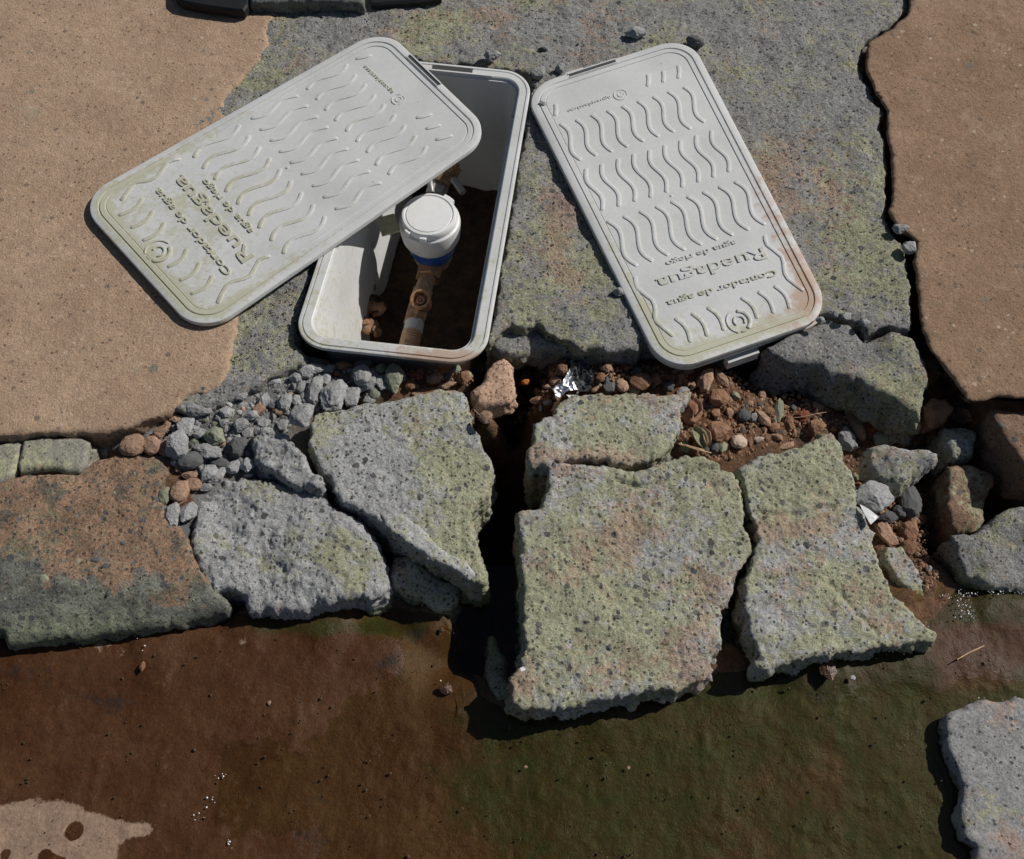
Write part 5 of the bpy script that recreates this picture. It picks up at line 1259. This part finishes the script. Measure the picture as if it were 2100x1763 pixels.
grit('grit', [(MID, .5), (RIGHT, .6), (FAR, .3)], 2600, .0010, .0036, M['grit2'], 12, label='fine brown grit between the stones of the cavity')
STREETR = [(0, 1330), (450, 1280), (900, 1280), (940, 1480), (1450, 1420), (1900, 1340), (2100, 1250), (2100, 1763), (0, 1763)]
M['grit3'] = stone('street grit', (0.10, 0.055, 0.03), (0.045, 0.04, 0.02), rough=.4)
grit('grit', [(STREETR, 1.0)], 380, .0006, .0022, M['grit3'], 13, label='scattered fine grit on the wet street')
BEDR = [(470, 200), (560, 40), (900, 20), (1750, 20), (1760, 200), (1810, 400), (1850, 640), (1700, 640), (1440, 100), (1100, 150), (870, 110), (700, 60)]
M['grit4'] = stone('bed grit', (0.26, 0.26, 0.25), (0.30, 0.27, 0.2))
grit('grit', [(BEDR, 1.6), ([(1080, 220), (1040, 640), (1290, 690), (1310, 650)], .3), ([(620, 500), (480, 680), (460, 800), (600, 740)], .3)], 1000, .0005, .0019, M['grit4'], 14, zf=.001, label='loose sandy grains on the grey concrete bed')

# ------------------------------------------------------------------ foil, scraps, leaf, straws, painted glints
def crumple(name, px, z, amp, mat, seed, dens=.0022, lift=0.0):
    poly = [W(a, b, z)[:2] for a, b in px]; ar = sum(poly[i][0] * poly[(i + 1) % len(poly)][1] - poly[(i + 1) % len(poly)][0] * poly[i][1] for i in range(len(poly)))
    if ar < 0: poly = poly[::-1]
    O = resample(poly, dens * 1.5); lo, hi = O.min(0), O.max(0); rs = np.random.default_rng(seed)
    G = rs.uniform(lo, hi, (int(np.prod(hi - lo) / dens ** 2), 2)); G = G[inpoly(G, O)]
    v2, _, fc, ov, _, _ = delaunay_2d_cdt([Vector(p) for p in O] + [Vector(p) for p in G], [], [list(range(len(O)))], 1, 1e-7)
    P = np.array([tuple(v) for v in v2]); Z = z + amp * rs.uniform(-1, 1, len(P)) + amp * 2 * fbm(P, 70, 3, seed)
    o = mk(name, np.column_stack([P, Z]), [tuple(f) for f in fc], mat, smoothf=False); m_ = o.modifiers.new('thickness', 'SOLIDIFY'); m_.thickness = .0005; return o
mf, nf, bf = newmat('aluminium foil'); bf.inputs['Base Color'].default_value = (.85, .85, .86, 1); bf.inputs['Metallic'].default_value = 1; bf.inputs['Roughness'].default_value = .34
bag = plain('crumpled dark plastic', (0.055, 0.056, 0.058), .3, spec=.6, var=.3)
tag(crumple('foil_scrap', [z7(*p) for p in ((1100, 480), (1150, 440), (1200, 430), (1260, 350), (1310, 250), (1330, 330), (1370, 440), (1400, 490), (1270, 515), (1200, 560), (1150, 580), (1140, 520))], -.022, .0016, mf, 3, .0032),
    'crumpled silver foil glittering above the greenish broken piece', 'foil')
tag(crumple('plastic_scrap', [z7(*p) for p in ((1310, 190), (1400, 160), (1470, 150), (1540, 230), (1580, 330), (1560, 450), (1510, 510), (1410, 500), (1370, 440), (1330, 330), (1320, 250))], -.027, .0032, bag, 4, .003),
    'crumpled dark grey plastic right behind the silver foil', 'plastic scrap')
tag(crumple('foil_scrap', [z7(*p) for p in ((1270, 540), (1380, 545), (1370, 580), (1310, 590))], -.014, .001, M['house'], 5), 'small pale scrap below the silver foil', 'foil')
wp = plain('white plastic scrap', (.78, .78, .77), .4, var=.05)
tag(crumple('paper_scrap', [p6(935, 1188), p6(985, 1215), p6(1052, 1266), p6(1002, 1312), p6(965, 1250)], -.012, .0004, wp, 6, .004), 'small white triangular scrap at the right edge of the right-hand slab', 'paper scrap')
tag(crumple('paper_scrap', [(1066, 1371), (1074, 1367), (1079, 1374), (1070, 1378)], -.012, .0004, wp, 8, .004), 'tiny white scrap at the lower left corner of the central slab', 'paper scrap')
M['straw'] = plain('dry straw', (.42, .28, .16), .7, var=.3, scale=200); M['leafg'] = plain('dry striped leaf', (.20, .20, .11), .7, var=.5, scale=160); M['leafb'] = plain('dry brown leaf', (.36, .21, .13), .7, var=.3, scale=120)
def strand(name, pts, wpx, mat, label, cat, z):
    C = [np.array(W(a, b, z + dz)) for a, b, dz in pts]; V = []; F = []; n = len(C); w_ = wpx / ppm(C[0]) / 2
    for i, c in enumerate(C):
        t = C[min(i + 1, n - 1)] - C[max(i - 1, 0)]; t /= np.linalg.norm(t); s = np.cross(t, [0, 0, 1]); s /= np.linalg.norm(s); u = np.cross(s, t); f = w_ * (.45 if i in (0, n - 1) else 1)
        for k in range(5): a = 2 * math.pi * k / 5; V.append(c + (s * math.cos(a) + u * math.sin(a) * .6) * f)
    for i in range(n - 1):
        for k in range(5): j = (k + 1) % 5; F.append((i * 5 + k, i * 5 + j, (i + 1) * 5 + j, (i + 1) * 5 + k))
    F += [tuple(range(5)), tuple(range((n - 1) * 5, n * 5))]
    return tag(mk(name, V, F, mat), label, cat)
def Z8(x, y, dz=0): a, b = z8(x, y); return (a, b, dz)
strand('straw', [Z8(1740, 752), Z8(1850, 740, .004), Z8(1990, 708, .004), Z8(2100, 690)], 1.6, M['straw'], 'thin yellow straw bridging the stones at the right of the cavity', 'straw', -.040)
strand('straw', [Z8(490, 985), Z8(560, 1030, .002), Z8(700, 1070, .003), Z8(890, 1120)], 5, M['straw'], 'thick straw lying under the striped leaf', 'straw', -.030)
strand('straw', [Z8(500, 930), Z8(560, 1000, .002), Z8(600, 1060)], 4, M['straw'], 'short straw left of the striped leaf', 'straw', -.030)
strand('straw', [Z8(610, 1030), Z8(760, 1075, .003), Z8(820, 1085)], 3, M['straw'], 'short straw crossing the thick one', 'straw', -.026)
strand('straw', [z7(230, 710) + (0,), z7(300, 775) + (0,)], 4, M['pale'], 'pale splinter on the curved tan fragment', 'straw', .014)
strand('twig', [(944, 1408, 0), (952, 1440, .001), (944, 1480, 0)], 1.8, M['rubber'], 'thin black twig on the wet street below the gap', 'twig', -.060)
strand('straw', [p7_ + (0,) for p7_ in ((1963, 1353), (1990, 1338), (2018, 1325))], 4, M['straw'], 'pale splinter on the wet street at the right', 'straw', -.056)
strand('straw', [(2440 / 1.0 - 700, 1330, 0), (1745, 1342, 0)], 3, M['straw'], 'short pale splinter at the wet edge of the right-hand slab', 'straw', -.045)
def leaf(pts, half, z, mat, label, curl=.006):
    C = np.array([W(a, b, z) for a, b in pts]); V = []; F = []; n = len(C); m = 7
    for i, c in enumerate(C):
        t = C[min(i + 1, n - 1)] - C[max(i - 1, 0)]; t /= np.linalg.norm(t); s = np.cross(t, [0, 0, 1]); s /= np.linalg.norm(s)
        wd = half / ppm(c) * math.sin(math.pi * (i + .35) / (n - .3)) ** .7
        for k in range(m):
            u = -1 + 2 * k / (m - 1); V.append(c + s * u * wd + np.array([0, 0, curl * (abs(u) ** 1.5) + .0008 * (k % 2) + .002 * math.sin(i)]))
    for i in range(n - 1):
        for k in range(m - 1): F.append((i * m + k, i * m + k + 1, (i + 1) * m + k + 1, (i + 1) * m + k))
    o = mk('dry_leaf', V, F, mat, smoothf=True); q = o.modifiers.new('thickness', 'SOLIDIFY'); q.thickness = .0005; return tag(o, label, 'leaf', 'dry leaves in the cavity')
leaf([z8(700, 870), z8(730, 910), z8(755, 950), z8(780, 990), z8(800, 1030), z8(810, 1070)], 14, -.028, M['leafg'], 'striped grey-green dry leaf beside the greenish broken piece')
leaf([z8(790, 880), z8(830, 940), z8(840, 1000), z8(850, 1060)], 8, -.030, M['leafb'], 'curled brown leaf edge right of the striped leaf')
leaf([z8(500, 880), z8(530, 940), z8(590, 1000)], 8, -.028, M['leafb'], 'small curled brown leaf left of the striped leaf')
leaf([z8(700, 570), z8(750, 630), z8(760, 690), z8(710, 750)], 6, -.020, M['leafb'], 'curved brown leaf on the bowl-like stone')
mb_, nb_, bb_ = newmat('foam bubble'); bb_.inputs['Base Color'].default_value = (.9, .9, .9, 1); bb_.inputs['Roughness'].default_value = .12; bb_.inputs['Specular IOR Level'].default_value = 1.0  # white beads placed to imitate sun glints on the wet edge
def glint_beads(lines, seed):
    rs = np.random.default_rng(seed); bm = bmesh.new(); bmesh.ops.create_icosphere(bm, subdivisions=2, radius=1); U = np.array([tuple(v.co) for v in bm.verts]); FF = np.array([[v.index for v in f.verts] for f in bm.faces]); bm.free(); V = []; F = []
    for (x0, y0, x1, y1, sp, n) in lines:
        for _ in range(n):
            t = rs.random(); a = x0 + (x1 - x0) * t + rs.normal() * sp; b = y0 + (y1 - y0) * t + rs.normal() * sp; zz = -.058
            for _ in range(4): p = W(a, b, zz); zz = .4 * zz + .6 * Hs(p[0], p[1])
            r = .00035 * (3.0 ** (rs.random() ** 1.6)); F.append(FF + len(V) * len(U)); V.append(U * r + p + [0, 0, .0022])
    return mk('sun_glint', np.vstack(V), np.vstack(F), mb_)
tag(glint_beads([(1925, 1225, 2100, 1214, 4, 55), (1960, 1225, 1985, 1262, 12, 60), (1850, 1330, 1895, 1285, 7, 34), (1740, 1352, 1890, 1312, 7, 60), (1775, 1350, 1760, 1338, 8, 14), (1660, 1354, 1740, 1346, 5, 8), (1690, 1360, 1705, 1390, 7, 16), (925, 1265, 930, 1320, 4, 7),
             (755, 1232, 880, 1240, 6, 14), (2005, 1442, 2035, 1442, 8, 12), (1056, 1368, 1062, 1375, 5, 8), (405, 1700, 460, 1575, 9, 16), (465, 1725, 475, 1740, 3, 6), (285, 1300, 310, 1360, 6, 5), (910, 1400, 925, 1412, 5, 4)], 21),
    'tiny white beads painted as sun glints along the wet edge of the street', 'sun_glint', kind='stuff')
# small wet stones on the street
for (cx, cy, rx, ry, mat, label) in ((1700, 1376, 18, 22, 'wetst', 'wet reddish stone at the edge of the right-hand slab'), (905, 1292, 7, 6, 'wetst', 'wet brown stone at the brink of the street left of the gap'),
        (915, 1412, 14, 12, 'wetst', 'dark wet stone on the street left of the central slab'), (1078, 1574, 4, 3, 'tanst', 'tiny tan stone in the middle of the wet street'), (1290, 1575, 3, 3, 'tanst', 'tiniest tan grain on the street right of the centre'),
        (552, 1442, 4, 4, 'tanst', 'tiny pale stone on the brown left half of the street'), (292, 1368, 6, 10, 'brown', 'pale wet stone on the street below the left kerb'), (1748, 1390, 6, 5, 'white', 'small white stone beside the wet reddish stone')):
    stone_at(cx, cy, rx, ry, 0, mat, label, 'a', None, group='stones on the wet street', hf=.4, sink=.4)

# brown crumbs of rust-coloured earth lying in the open box, against its left wall
rs = np.random.default_rng(77)
for i in range(34):
    a, b = 762 + rs.normal() * 12, 640 + rs.normal() * 30
    o = stone_at(a, b, rs.uniform(6, 14), rs.uniform(6, 12), rs.uniform(0, 180), 'brown', 'brown lump of earth in the heap against the left wall inside the open box', 'a', -.150 + rs.uniform(-.008, .006), name='earth_lump', cat='earth lump', group='earth heap inside the open box', tilt=25, hf=.9)
